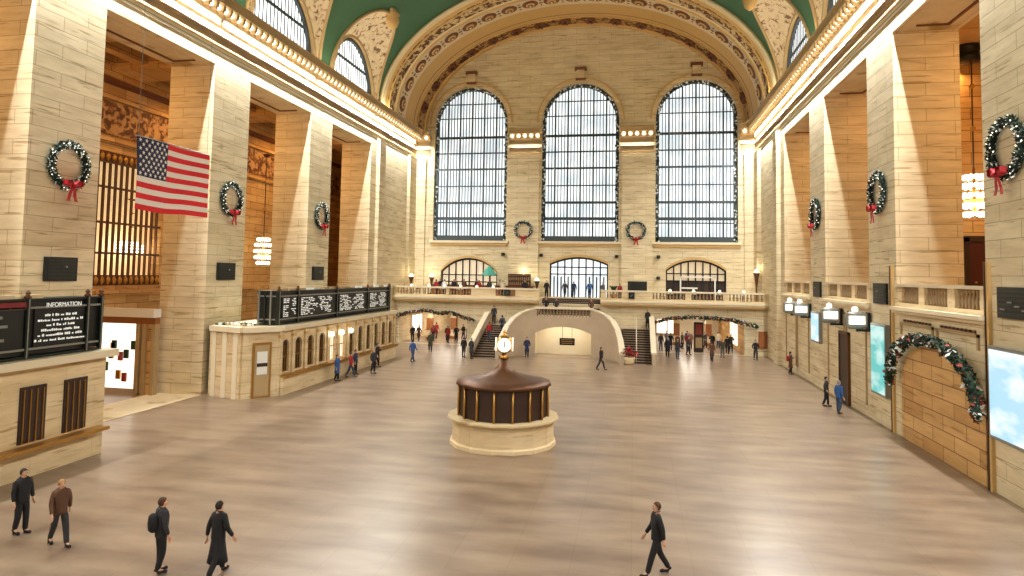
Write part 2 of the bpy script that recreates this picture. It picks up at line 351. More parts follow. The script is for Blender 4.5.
for wi, c in enumerate(EWX):
    # window: glass, ornate dark frame, mullions, stone arch
    g = MB(); k = 28
    pts = arch(c-EHW+.02, c+EHW-.02, 10.87, 23.9, 28.03)
    g.add([(a, YE+.75, b) for a, b in pts]+[(a, YE+.79, b) for a, b in pts], [tuple(range(len(pts))), tuple(range(len(pts), 2*len(pts)))], 'window_light')
    w = struct('window_%d' % (wi+1), g)
    fr = MB(); ring(c, EHW-.36, 10.87, 23.9, .34, YE+.35, .3, 'iron', fr)
    fr.box(c-EHW+.05, c+EHW-.05, YE+.35, YE+.65, 10.87, 11.45, 'iron')
    rr = random.Random(wi)
    for i in range(420):     # ornament of small leaves standing on the frame
        t = rr.random()*(26+PI*3.9); hh = EHW-.2
        if t < 13: px, pz = c-hh, 10.9+t
        elif t < 26: px, pz = c+hh, 10.9+t-13
        else: a = (t-26)/3.9; px, pz = c+hh*math.cos(a), 23.9+hh*math.sin(a)
        px += rr.uniform(-.2, .2); pz += rr.uniform(-.2, .2); s_ = rr.uniform(.06, .13)
        fr.add([(px-s_, YE+.34, pz), (px, YE+.26, pz-s_), (px+s_, YE+.34, pz), (px, YE+.26, pz+s_)], [(0, 1, 2, 3)], 'frost' if rr.random() < .45 else 'dark_green')
    struct('window_frame', fr, parent=w)
    mu = MB()
    def top_at(x): return 23.9+math.sqrt(max(.01, (EHW-.3)**2-(x-c)**2))
    for i in range(1, 24):
        x = c-EHW+2*EHW*i/24; th = .08 if i % 4 == 0 else .04
        mu.box(x-th, x+th, YE+.5, YE+.62 if i % 4 else YE+.7, 11, top_at(x), 'iron')
    for z, th in ((24.6, .05), (22.42, .13), (20.65, .07), (18.85, .1), (16.95, .06), (15.1, .13), (13.35, .16), (12.9, .06), (26.2, .05)):
        hx = EHW-.3 if z < 23.9 else math.sqrt((EHW-.3)**2-(z-23.9)**2)
        mu.box(c-hx, c+hx, YE+.46, YE+.6, z-th, z+th, 'iron')
    struct('mullions', mu, parent=w)
    st = MB(); ring(c, EHW+.02, 23.2, 23.9, .42, YE-.14, .16, 'plain_limestone', st, legs=False); ring(c, EHW+.44, 23.2, 23.9, .14, YE-.22, .24, 'arch_gold', st, legs=False)
    st.box(c-.42, c+.42, YE-.5, YE, 28.5, 29.35, 'plain_limestone'); st.box(c-.62, c+.62, YE-.55, YE, 29.35, 29.7, 'brown_paint'); st.box(c-.55, c+.55, YE-.4, YE, 28.3, 28.5, 'brown_paint')
    struct('stone_arch', st, parent=w)
    sl = MB(); sl.box(c-EHW-.3, c+EHW+.3, YE-.35, YE+.4, 10.62, 10.86, 'cornice_stone'); sl.box(c-EHW-.15, c+EHW+.15, YE-.22, YE, 10.35, 10.62, 'arch_gold')
    struct('window_sill', sl, parent=w)
# slim pilasters on the east wall
mb = MB()
for xa, xb in ((XL, -22.9), (-13.3, -10.1), (-1.3, 1.9), (11.1, XR)):
    mb.box(xa, xb, YE-.3, YE, 4.9, 20.0, 'limestone')
for xa, xb, ya, yb in ((XL, XL+.35, 58.9, 60.3), (XL, XL+.35, 67.6, YE-.3), (XR-.35, XR, 58.9, 60.3), (XR-.35, XR, 67.6, YE-.3)):
    mb.box(xa, xb, ya, yb, 0, 20.0, 'limestone')
struct('trim_9', mb)
# arched doorways on the balcony level
DL = ['arched doorway behind the balcony bar, glowing white', 'arched doorway at the top of the central stair, bright with daylight', 'arched doorway, dark below with a pale inner frame']
for di, (x0, x1, z0, zs, zt) in enumerate(DOORS):
    g = MB(); pts = segarch(x0+.01, x1-.01, z0, zs-.01, zt-.01)
    bright = 'window_light' if di < 2 else 'aisle_stone'
    g.add([(a, YE+.7, b) for a, b in pts]+[(a, YE+.74, b) for a, b in pts], [tuple(range(len(pts))), tuple(range(len(pts), 2*len(pts)))], ('bar_panes', 'window_light', 'upper_panes')[di])
    d = struct('door_%d' % (di+1), g, DL[di])
    fr = MB(); cx = (x0+x1)/2; h = (x1-x0)/2; r = zt-zs; R_ = (h*h+r*r)/(2*r)
    tz = lambda x: zt-R_+math.sqrt(R_*R_-(x-cx)**2)
    for i in range(9):
        x = x0+.08+(x1-x0-.16)*i/8
        fr.box(x-.07, x+.07, YE+.3, YE+.45, z0, tz(x)-.02, 'black_metal')
    k = 14
    for i in range(k):
        xa, xb = x0+(x1-x0)*i/k, x0+(x1-x0)*(i+1)/k
        fr.add([(xa, YE+.28, tz(xa)-.2), (xb, YE+.28, tz(xb)-.2), (xb, YE+.28, tz(xb)), (xa, YE+.28, tz(xa)), (xa, YE+.48, tz(xa)-.2), (xb, YE+.48, tz(xb)-.2)], [(0, 1, 2, 3), (0, 4, 5, 1)], 'black_metal')
    for z in (zs-.35, zs-1.1): fr.box(x0, x1, YE+.3, YE+.44, z-.06, z+.06, 'black_metal')
    struct('door_frame', fr, parent=d)
    if di == 2:
        dk = MB(); dk.box(x0+.05, x1-.05, YE+.5, YE+.6, z0, zs-1.1, 'door_dark')
        for x in (x0+1.5, x1-1.1): dk.box(x-.07, x+.07, YE+.15, YE+.25, z0, zs-.6, 'white_paint')
        dk.box(x0+1.5, x1-1.1, YE+.15, YE+.25, zs-.75, zs-.6, 'white_paint'); dk.box(x0+1.5, x0+3.2, YE+.15, YE+.25, zs-1.9, zs-1.75, 'white_paint')
        struct('door_panel', dk, parent=d)
    if di == 1:
        dk = MB()
        for i in range(8):
            if i in (3, 4): continue
            x = x0+.08+(x1-x0-.16)*(i+.5)/8; dk.box(x-.07, x+.07, YE+.31, YE+.4, z0, z0+2.2, 'black_metal')
        struct('door_panel', dk, parent=d)
    tr = MB()
    for i in range(k):
        xa, xb = x0+(x1-x0)*i/k, x0+(x1-x0)*(i+1)/k
        tr.add([(xa, YE-.08, tz(xa)), (xb, YE-.08, tz(xb)), (xb, YE-.08, tz(xb)+.25), (xa, YE-.08, tz(xa)+.25)], [(0, 1, 2, 3)], 'arch_gold')
    struct('stone_arch', tr, parent=d)

# vault with lunette windows
YV = 59.0; VA, VB = 18.3, 12.1; THA = math.asin(.56); HW2 = 4.98
cs = [n(k)+OW/2 for k in range(-3, 3)]
def th0(y):
    for c in cs:
        t = (y-c)/HW2
        if abs(t) < 1: return THA*(1-abs(t)**2.3)**.55
    return 0
mb = MB(); K = 40; ys = []; y = YW
brk = sorted([YW, YV]+[c+HW2*math.cos(PI*i/24) for c in cs for i in range(25)])
for a, b in zip(brk, brk[1:]):
    if not ys or a-ys[-1] > .02: ys.append(a)
ys.append(YV); ys = [y for y in ys if YW <= y <= YV]
vs = []
for y in ys:
    t0 = th0(y)
    for i in range(K+1):
        th = t0+(PI-2*t0)*i/K; vs.append((XC+VA*math.cos(th), y, ZS+VB*math.sin(th)))
fs = [(a*(K+1)+i, a*(K+1)+i+1, (a+1)*(K+1)+i+1, (a+1)*(K+1)+i) for a in range(len(ys)-1) for i in range(K)]
mb.add(vs, fs, 'vault_green', True)
struct('ceiling', mb)
LW, LT = 4.15, 27.75
j = 10
for s, X in ((-1, XL), (1, XR)):
    for k, c in enumerate(cs):
        if k < 1: continue
        # groin surface between window and vault
        a1 = []; a2 = []; a15 = []; m_ = 32
        for i in range(m_+1):
            t = PI*i/m_; a1.append((X-s*.02, c+(LW+.25)*math.cos(t), ZS+(LT+.2-ZS)*math.sin(t)))
            yy = c+HW2*math.cos(t); th = th0(yy); a2.append((XC+s*VA*math.cos(th), yy, ZS+VB*math.sin(th)))
        mb = MB(); L = 6; vs = []
        for q in range(L+1):
            u = q/L
            for p_, p2 in zip(a1, a2): vs.append(tuple(p_[i]*(1-u)+p2[i]*u+(0, 0, .35*math.sin(PI*u))[i] for i in range(3)))
        mb.add(vs, [(q*(m_+1)+i, q*(m_+1)+i+1, (q+1)*(m_+1)+i+1, (q+1)*(m_+1)+i) for q in range(L) for i in range(m_)], 'lunette_relief', True)
        # pale edge rib along the groin
        mb.tube([(p[0]-s*.05, p[1], p[2]-.05) for p in a2], .13, 'cornice_tan', 6)
        tr = struct('trim_%d' % j, mb); j += 1
        # cartouche at the groin's point
        ca = MB(); ap = a2[m_//2]
        ca.lathe((ap[0]-s*.2, ap[1], ap[2]-.5), [(.1, -.9), (.45, -.6), (.6, -.1), (.5, .3), (.65, .45), (.3, .7), (.05, .8)], 'arch_gold', 10)
        for q in range(5):
            aa = -.9+q*.45; ca.ball((ap[0]-s*.35, ap[1]+.85*math.sin(aa), ap[2]-.2+.5*math.cos(aa)), .2, 'cornice_tan')
        struct('cartouche', ca, parent=tr)
        g = MB(); pts = [(c+LW*math.cos(PI*i/28), ZS+(LT-ZS)*math.sin(PI*i/28)) for i in range(29)]
        g.add([(X+s*.45, a, b) for a, b in pts]+[(X+s*.5, a, b) for a, b in pts], [tuple(range(29)), tuple(range(29, 58))], 'lunette_light')
        w = struct('window_%d' % (3+(k if s < 0 else 5+k)), g)
        fr = MB()
        for i in range(28):
            (ya, za), (yb, zb) = pts[i], pts[i+1]
            ins = lambda yy, zz, q: (c+(yy-c)*q, ZS+(zz-ZS)*q)
            ia, ib = ins(ya, za, .94), ins(yb, zb, .94)
            xs = (X+s*.2, X+s*.44)
            fr.add([(xs[0], ya, za), (xs[0], yb, zb), (xs[0], ib[0], ib[1]), (xs[0], ia[0], ia[1]), (xs[1], ia[0], ia[1]), (xs[1], ib[0], ib[1])], [(0, 1, 2, 3), (3, 2, 5, 4)], 'iron')
            oa, ob = ins(ya, za, 1.09), ins(yb, zb, 1.09)
            x2 = X-s*.05
            fr.add([(x2, ya, za), (x2, yb, zb), (x2, ob[0], ob[1]), (x2, oa[0], oa[1]), (X+s*.45, ya, za), (X+s*.45, yb, zb)], [(0, 1, 2, 3), (0, 4, 5, 1)], 'cornice_tan')
        struct('window_frame', fr, parent=w)
        mu = MB(); xs = sorted((X+s*.39, X+s*.44))
        for i in range(1, 18):
            y_ = c-LW+2*LW*i/18; zt = ZS+(LT-ZS)*math.sqrt(max(.001, 1-((y_-c)/LW)**2)); mu.box(xs[0], xs[1], y_-.035, y_+.035, ZS, zt-.1, 'iron')
        mu.box(xs[0]-.02, xs[1]+.02, c-LW*.8, c+LW*.8, 25.5, 25.72, 'iron')
        struct('mullions', mu, parent=w)
# wide decorated arch in front of the east wall
prof2 = [(YV, 18.3, 12.1, 'arch_gold'), (59.05, 17.95, 11.85, 'arch_cream'), (59.5, 17.9, 11.8, 'arch_gold'), (59.9, 17.8, 11.65, 'arch_relief'), (61.3, 17.6, 11.45, 'arch_cream'), (61.5, 17.5, 11.38, 'arch_cream'),
         (64.2, 17.45, 11.3, 'arch_gold'), (66.6, 17.4, 11.3, 'brown_paint'), (66.72, 17.38, 11.3, 'arch_gold'), (67.3, 17.3, 11.28, 'dark_relief'), (69.2, 17.1, 11.25, 'arch_gold'), (YE+.02, 16.95, 11.2, None)]
mb = MB()
for (y0, A0, B0, m_), (y1, A1, B1, _) in zip(prof2, prof2[1:]):
    K = 64; a = [(XC+A0*math.cos(PI*i/K), y0, ZS+B0*math.sin(PI*i/K)) for i in range(K+1)]; b = [(XC+A1*math.cos(PI*i/K), y1, ZS+B1*math.sin(PI*i/K)) for i in range(K+1)]
    mb.add(a+b, [(i, i+1, K+2+i, K+1+i) for i in range(K)], m_, True)
for A0, B0, y0, r, m_ in ((18.05, 11.9, 59.0, .16, 'arch_cream'), (17.72, 11.55, 60.1, .09, 'arch_gold'), (17.5, 11.35, 61.6, .12, 'arch_gold'), (17.25, 11.24, 67.4, .08, 'arch_gold'), (17.05, 11.2, 69.3, .12, 'arch_gold')):
    mb.tube([(XC+A0*math.cos(PI*i/64), y0, ZS+B0*math.sin(PI*i/64)) for i in range(65)], r, m_, 6)
arch_tr = struct('trim_25', mb)
def arcpts(A, B, step):
    pts = []; N_ = 2000; acc = 0; last = None
    for i in range(N_+1):
        t = PI*i/N_; p = Vector((XC+A*math.cos(t), 0, ZS+B*math.sin(t)))
        if last is not None: acc += (p-last).length
        last = p; pts.append((acc, t))
    out = []; L = acc; m_ = int(L/step); off = (L-(m_-1)*step)/2; q = 0
    for i in range(m_):
        d = off+i*step
        while pts[q][0] < d: q += 1
        out.append(pts[q][1])
    return out
def onarch(A, B, t, y, du, dz=0): # frame on the intrados
    P = Vector((XC+A*math.cos(t), y, ZS+B*math.sin(t))); T = Vector((-A*math.sin(t), 0, B*math.cos(t))).normalized(); Nn = Vector((-T.z, 0, T.x))
    if Nn.dot(Vector((XC, y, ZS))-P) < 0: Nn = -Nn
    return P, T, Nn
for t in arcpts(17.45, 11.3, 2.15):      # rosettes
    P, T, Nn = onarch(17.46, 11.32, t, 62.9, 0); Yv = Vector((0, 1, 0)); mb = MB()
    def disc(r0, r1, h, mat, seg=14, ly=1.0):
        vs = [P+T*r1*math.cos(2*PI*i/seg)+Yv*r1*ly*math.sin(2*PI*i/seg)+Nn*.03 for i in range(seg)]+[P+T*r0*math.cos(2*PI*i/seg)+Yv*r0*ly*math.sin(2*PI*i/seg)+Nn*h for i in range(seg)]
        mb.add(vs, [(i, (i+1) % seg, seg+(i+1) % seg, seg+i) for i in range(seg)]+[tuple(range(seg, 2*seg))], mat)
    disc(.62, .82, .10, 'brown_paint', ly=1.0); disc(.42, .5, .18, 'arch_gold'); disc(.26, .34, .22, 'brown_paint'); disc(.1, .17, .3, 'arch_cream')
    for q in (-1, 1):
        P2 = P+T*1.08*q
        mb.add([P2+T*.22+Nn*.08, P2+Yv*.2+Nn*.08, P2-T*.22+Nn*.08, P2-Yv*.2+Nn*.08], [(0, 1, 2, 3)], 'brown_paint')
        for h in (-1, 1): mb.add([P2+Yv*.55*h+T*.14+Nn*.07, P2+Yv*.7*h+Nn*.07, P2+Yv*.55*h-T*.14+Nn*.07, P2+Yv*.4*h+Nn*.07], [(0, 1, 2, 3)], 'brown_paint')
    struct('rosette', mb, parent=arch_tr)
for t in arcpts(17.2, 11.26, 2.7):       # dark carved knots of the inner band
    P, T, Nn = onarch(17.2, 11.27, t, 68.25, 0); Yv = Vector((0, 1, 0)); mb = MB()
    for q in range(7):
        a = 2*PI*q/7; c0 = P+T*.42*math.cos(a)+Yv*.5*math.sin(a)+Nn*.1; mb.ball(c0, .24, 'brown_paint', 6, 4)
    mb.ball(P+Nn*.15, .26, 'door_dark', 8, 5)
    struct('carved_knot', mb, parent=arch_tr)
# west wall behind the camera, with three tall windows
holes = [arch(c-EHW, c+EHW, 10.85, 23.9, 28.05) for c in EWX]
o = plate('wall_front', [(XL-.3, 0), (XR+.3, 0), (XR+.3, 23.2)]+ell(18.6, 13.2)+[(XL-.3, 23.2)], holes, 1.0, 'limestone', 'Y', YW-1.0); o['kind'] = 'structure'
for wi, c in enumerate(EWX):
    mb = MB()
    for i in range(1, 12): mb.box(c-EHW+.69*i-.05, c-EHW+.69*i+.05, YW-.6, YW-.5, 10.9, 23.9+math.sqrt(max(.01, (EHW-.1)**2-(.69*i-EHW)**2)), 'iron')
    for z in (14.5, 18, 21.5): mb.box(c-EHW, c+EHW, YW-.6, YW-.5, z-.08, z+.08, 'iron')
    struct('window_%d' % (20+wi), mb)
    area('west_daylight', (c, YW-1.3, 19.4), (-PI/2, 0, PI), 8, 16, 120, (.93, .97, 1))

# ---------------------------------------------------------------- side aisles
# left aisle
mb = MB(); mb.box(-32.6, XL-2.9, YW, YE, 20.8, 21.1, 'brown_paint')
for k in range(-3, 4):
    yc = n(k)-PW/2; mb.box(-32.2, XL-2.9, yc-1.3, yc+1.3, 19.4, 20.8, 'aisle_stone')
    yc = n(k)+OW/2; mb.box(-32.2, XL-2.9, yc-.9, yc+.9, 19.7, 20.8, 'aisle_stone')
for x in (-31.9, -29.6, -27.6): mb.box(x-.35, x+.35, YW, YE, 19.6, 20.8, 'aisle_stone')
struct('ceiling_aisle_left', mb)
GW = [(34.2+BAY*(k), 39.85+BAY*(k)) for k in range(-3, 3)]
o = plate('wall_aisle_left', rect(YW, YE, 0, 21), [rect(a, b, 6.1, 14.4) for a, b in GW[3:4]], .8, 'aisle_stone', 'X', -32, flip=-1); o['kind'] = 'structure'
mb = MB()
for z0, z1, p, m_ in ((15.0, 15.25, .25, 'aisle_stone'), (15.45, 17.5, .12, 'frieze_relief'), (17.6, 17.8, .3, 'aisle_stone'), (18.6, 18.9, .35, 'brown_paint'), (18.9, 19.6, .6, 'aisle_stone'), (5.5, 5.8, .3, 'aisle_stone')):
    mb.box(-32, -32+p, YW, YE, z0, z1, m_)
struct('trim_30', mb)
for i, (a, b) in enumerate(GW):
    if i != 3: continue
    g = MB(); g.box(-34.1, -34.0, a-1, b+4.5, 5, 15, 'grille_light'); w = struct('window_%d' % (30+i), g)
    m_ = MB(); y = a+.16
    while y < b: m_.box(-32.2, -32.05, y-.055, y+.055, 6.1, 14.4, 'bronze'); y += .47
    for z in (8.1, 10.0, 12.2): m_.box(-32.18, -32.07, a, b, z-.07, z+.07, 'bronze')
    m_.box(-32.2, -31.98, a, b, 6.1, 6.75, 'bronze'); m_.box(-32.2, -31.98, a, b, 13.7, 14.4, 'bronze')
    for q in range(12): m_.lathe((-31.98, a+.25+q*.47, 6.42), [(.02, -.28), (.14, -.1), (.16, 0), (.14, .1), (.02, .28)], 'brass', 6); m_.lathe((-31.98, a+.25+q*.47, 14.05), [(.02, -.28), (.14, -.1), (.16, 0), (.14, .1), (.02, .28)], 'brass', 6)
    struct('grille', m_, parent=w)
for k in range(-2, 3):
    area('aisle_lamp', (-28.6, n(k)+OW/2-1.5, 18.9), (.25, 0, 0), 2, 4, 380, (1, .52, .17))
    area('aisle_lamp', (16.6, n(k)+OW/2-1.5, 18.9), (.25, 0, 0), 2, 4, 380, (1, .52, .17))
for X in (-32, 20):  # end walls of the aisles
    pass
mb = MB(); mb.box(-32.5, XL-2.9, YE, YE+.4, 0, 21, 'aisle_stone'); mb.box(-32.5, XL-2.9, YW-.4, YW, 0, 21, 'aisle_stone'); struct('wall_aisle_left_end', mb)
# right aisle with its gallery floor
mb = MB(); mb.box(XR+2.9, 20.5, YW, YE, 20.8, 21.1, 'brown_paint')
for k in range(-3, 4):
    yc = n(k)-PW/2; mb.box(XR+2.9, 20, yc-1.3, yc+1.3, 19.4, 20.8, 'aisle_stone')
    yc = n(k)+OW/2; mb.box(XR+2.9, 20, yc-.5, yc+.5, 19.9, 20.8, 'aisle_stone')
for x in (15.8, 17.9, 19.8): mb.box(x-.25, x+.25, YW, YE, 19.6, 20.8, 'aisle_stone')
struct('ceiling_aisle_right', mb)
mb = MB(); mb.box(20, 20.4, YW, YE, 0, 21, 'aisle_stone')
for z0, z1, p in ((15.0, 15.3, .25), (17.6, 17.9, .3), (18.6, 19.2, .45)): mb.box(20-p, 20, YW, YE, z0, z1, 'brown_paint' if z0 > 17 else 'aisle_stone')
mb.box(XR+2.9, 20.4, YE, YE+.4, 0, 21, 'aisle_stone'); mb.box(XR+2.9, 20.4, YW-.4, YW, 0, 21, 'aisle_stone')
struct('wall_aisle_right', mb)
mb = MB(); mb.box(XR+2.9, 20, YW, YE, 5.75, 6.05, 'plain_limestone'); struct('floor_gallery', mb)
mb = MB(); mb.box(17.6, 19.9, 39.0, 39.3, 6.06, 9.4, 'door_red'); mb.box(17.5, 17.7, 38.9, 39.3, 6.06, 9.6, 'door_dark'); mb.box(17.5, 19.99, 38.9, 39.3, 9.4, 9.7, 'door_dark'); mb.ball((18.0, 38.95, 7.2), .07, 'brass')
struct('door_4', mb)
mb = MB(); mb.box(15.4, 20, 39.3, 39.6, 6.05, 20, 'aisle_stone'); struct('wall_aisle_screen', mb)
#@@THINGS@@
# ---------------------------------------------------------------- east balcony
def balusters(mb, x0, x1, y, z0, z1, axis='x', step=.3, mat='cornice_shade'):  # balusters coloured dark to stand for the shaded gaps between them
    m_ = max(1, int((x1-x0)/step)); st = (x1-x0)/m_; h = z1-z0
    pr = [(.07, 0), (.05, .08*h), (.1, .35*h), (.045, .75*h), (.07, .92*h), (.07, h)]
    for i in range(m_):
        t = x0+(i+.5)*st; mb.lathe((t, y, z0) if axis == 'x' else (y, t, z0), pr, mat, 6)
YB = 64.1
balc = thing('balcony', 'pale stone balcony across the far end of the hall', 'balcony', (XC, YB+2, 4.4)); balc['kind'] = 'structure'

mb = MB()
for xa, xb, ya in ((XL, -9.1, YB), (-3.1, XR, YB), (-9.1, -3.1, 66.6)):
    mb.box(xa, xb, ya, YE, 4.45, 4.9, 'plain_limestone')
for xa, xb in ((XL, -9.1), (-3.1, XR)):
    for (p0, p1, z0, z1, m_) in ((.25, 0, 4.72, 4.9, 'cornice_stone'), (.18, 0, 4.55, 4.72, 'plain_limestone'), (.08, 0, 4.40, 4.55, 'arch_gold')):
        mb.box(xa, xb, YB-p0, YB, z0, z1, m_)
mb.build('deck', balc)
for segs in ((-24.2, [(-23.9, -21.3), (-21.0, -18.6), (-18.3, -16.0), (-13.5, -11.5)], -9.1), (-3.1, [(-2.6, -1.1), (1.75, 4.85), (5.4, 8.3), (8.75, 11.9)], 12.3)):
    x0, gr, x1 = segs
    mb = MB(); mb.box(x0, x1, YB-.06, YB+.36, 5.72, 5.88, 'cornice_stone'); mb.box(x0, x1, YB, YB+.3, 4.9, 5.08, 'plain_limestone')
    edges = [x0]+[v for g in gr for v in g]+[x1]
    for a, b in zip(edges[0::2], edges[1::2]):
        if b-a > .05: mb.box(a, b, YB+.02, YB+.28, 5.08, 5.72, 'plain_limestone')
    mb.build('parapet', balc)
    for a, b in gr:
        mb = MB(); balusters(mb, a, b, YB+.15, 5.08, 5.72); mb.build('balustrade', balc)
for x, side in ((-12.25-.05, 'left'), (-.2+.05, 'right')):
    mb = MB(); mb.box(x-.28, x+.28, YB-.2, YB-.02, 5.1, 5.72, 'black_metal'); mb.box(x-.2, x+.2, YB-.23, YB-.2, 5.2, 5.62, 'dark_green'); 
    mb.tube([(x-.1, YB-.24, 5.3), (x+.1, YB-.24, 5.5)], .02, 'steel')
    one('wall_speaker', mb, 'small black box speaker on the far balcony front, '+('before the crowded bar' if side == 'left' else 'below the dark television'), 'speaker', 'black boxes on the far balcony front', loc=(x, YB, 5.1))
# wall under the balcony with two passage mouths
PL, PR = (-23.7, -16.5), (2.1, 10.3)
holes = [rect(PL[0], PL[1], .02, 3.15), rect(PR[0], PR[1], .02, 3.2)]
o = plate('wall_under_balcony', rect(XL, XR, 0, 4.42), holes, .6, 'limestone', 'Y', 64.7); o['kind'] = 'structure'
for (a, b), nm, hh in ((PL, 'left', 3.15), (PR, 'right', 3.2)):
    mb = MB(); mb.box(a-.3, a, 65.3, 84, 0, hh+.2, 'plain_limestone'); mb.box(b, b+.3, 65.3, 84, 0, hh+.2, 'aisle_stone'); mb.box(a-.3, b+.3, 84, 84.3, 0, hh+.2, 'cornice_stone')
    struct('wall_passage_'+nm, mb)
    mb = MB(); mb.box(a-.3, b+.3, 65.3, 84.3, hh+.2, hh+.4, 'cornice_stone'); struct('ceiling_passage_'+nm, mb)
    for q in range(3):
        y = 68+q*5.5; area('passage_lamp', ((a+b)/2, y, hh+.12), (0, 0, 0), 3, 1.2, 230, (1, .93, .80))
def person_slots(): pass
# shop fronts and lit panels inside the passages
k = 0
for x, y, w_, z0, z1, face, lab in ((-23.68, 70, 3.2, .6, 2.6, 1, 'bright shop window on the inner side of the left passage'), (-20.4, 83.9, 1.6, .3, 2.7, 0, 'tall white lit panel at the end of the left passage'), (-17.9, 83.9, 1.4, .5, 2.6, 0, 'lit shop window beside the white panel of the left passage'), (4.2, 83.9, 2.6, .3, 2.7, 0, 'wide lit shop window at the end of the right passage'), (10.28, 71, 4.2, .5, 2.6, -1, 'bright shop window on the inner side of the right passage')):
    t = thing('shop_window', lab, 'shop window', (x, y, z0), 'lit shop windows in the passages'); fr = MB(); g = MB()
    if face == 0:
        fr.box(x-w_/2-.1, x+w_/2+.1, y-.1, y+.05, z0-.1, z1+.1, 'brass'); g.box(x-w_/2, x+w_/2, y-.16, y-.1, z0, z1, 'shop_light'); fr.box(x-.04, x+.04, y-.2, y-.16, z0, z1, 'bronze')
    else:
        fr.box(x-.04, x+.06*face+.02, y-w_/2-.1, y+w_/2+.1, z0-.1, z1+.1, 'brass'); g.box(min(x, x+face*.14), max(x, x+face*.14), y-w_/2, y+w_/2, z0, z1, 'shop_light')
        for q in (-.25, .25): fr.box(min(x, x+face*.18), max(x, x+face*.18), y+q*w_-.05, y+q*w_+.05, z0, z1, 'bronze')
    fr.build('frame', t); g.build('lit_pane', t)
t = thing('poster_stand', 'brown framed double poster stand in the right passage mouth', 'poster stand', (6.3, 66.6, 0))
mb = MB(); mb.box(5.85, 6.75, 66.5, 66.7, 0, 2.9, 'door_dark'); mb.build('frame', t)
mb = MB(); mb.box(6.0, 6.6, 66.44, 66.5, 1.7, 2.7, 'garland_red'); mb.build('poster', t); mb = MB(); mb.box(6.0, 6.6, 66.44, 66.5, .4, 1.4, 'cornice_tan'); mb.build('poster', t)
t = thing('notice_board', 'orange brown notice board on the far wall beside the right passage', 'notice board', (12.0, 64.6, 1.1))
mb = MB(); mb.box(11.5, 12.25, 64.55, 64.69, .75, 2.3, 'wood'); mb.build('frame', t); mb = MB(); mb.box(11.6, 12.15, 64.5, 64.55, .85, 2.2, 'wood'); mb.build('panel', t)
for x, y in ((-21.9, 69.5), (-19.6, 71), (4.6, 73), (7.9, 73)):
    m_ = MB(); m_.box(x-.3, x+.3, y-.3, y+.3, 0, 3.36, 'plain_limestone'); m_.box(x-.36, x+.36, y-.36, y+.36, 0, .3, 'wood'); m_.box(x-.31, x+.31, y-.32, y+.31, 1.0, 2.3, 'wood')
    struct('column_passage', m_)
# garlands over the passage mouths and the right side arch
def garland(name, pts, label, th=.22, m_=60, seed=1):
    rr = random.Random(seed); mb = MB(); P_ = [Vector(p) for p in pts]; L = [0]
    for a, b in zip(P_, P_[1:]): L.append(L[-1]+(b-a).length)
    def at(d):
        for i in range(len(P_)-1):
            if d <= L[i+1]: return P_[i].lerp(P_[i+1], (d-L[i])/(L[i+1]-L[i]+1e-9))
        return P_[-1]
    mb.tube(P_, th*.45, 'plant', 6)
    for i in range(int(m_*L[-1])):
        c = at(rr.random()*L[-1]); dv = Vector((rr.uniform(-1, 1), rr.uniform(-1, 1), rr.uniform(-1, 1))).normalized(); c = c+dv*rr.uniform(.3, 1)*th; s_ = rr.uniform(.08, .15)
        u = Vector((rr.uniform(-1, 1), rr.uniform(-1, 1), rr.uniform(-1, 1))).normalized()*s_; w_ = u.cross(dv).normalized()*s_*.6
        mb.add([c-u, c+w_, c+u, c-w_], [(0, 1, 2, 3)], rr.choice(['fir', 'plant', 'plant', 'fir', 'fir', 'plant', 'fir', 'frost', 'garland_red']))
    g = mb.build(name, loc=pts[0]); tag(g, label, 'garland')
    for i in range(int(L[-1]/.7)):
        c = at((i+.5)*.7); b_ = MB(); b_.ball((c.x, c.y-th*.8 if abs(pts[0][0]) < 24 and pts[0][1] > 60 else c.y, c.z), .09, 'red_ribbon' if i % 2 else 'brass', 6, 4); b_.build('bauble', g)
    return g
garland('garland', [(-23.9, 64.3, 2.75), (-22.4, 64.18, 3.2), (-20.8, 64.18, 3.45), (-19.2, 64.18, 3.15), (-18.2, 64.18, 3.3), (-16.6, 64.18, 2.8), (-15.7, 64.3, 2.6)], 'fir garland with red bits draped over the left passage mouth', .22, 130, 3)
garland('garland', [(2.0, 64.3, 2.9), (3.4, 64.18, 3.3), (5.3, 64.18, 3.5), (7.5, 64.18, 3.45), (9.3, 64.18, 3.3), (10.5, 64.18, 2.95), (11.1, 64.18, 2.88), (11.35, 64.18, 2.75)], 'fir garland drooping over the right passage mouth', .22, 130, 4)
ga = [(11.86, 29.85+4.0*math.cos(a), 2.5+2.3*math.sin(a)**.8) for a in [PI*i/16 for i in range(17)]]
garland('garland', ga, 'thick fir garland arched on the side wall below the nearest gallery', .28, 170, 5)

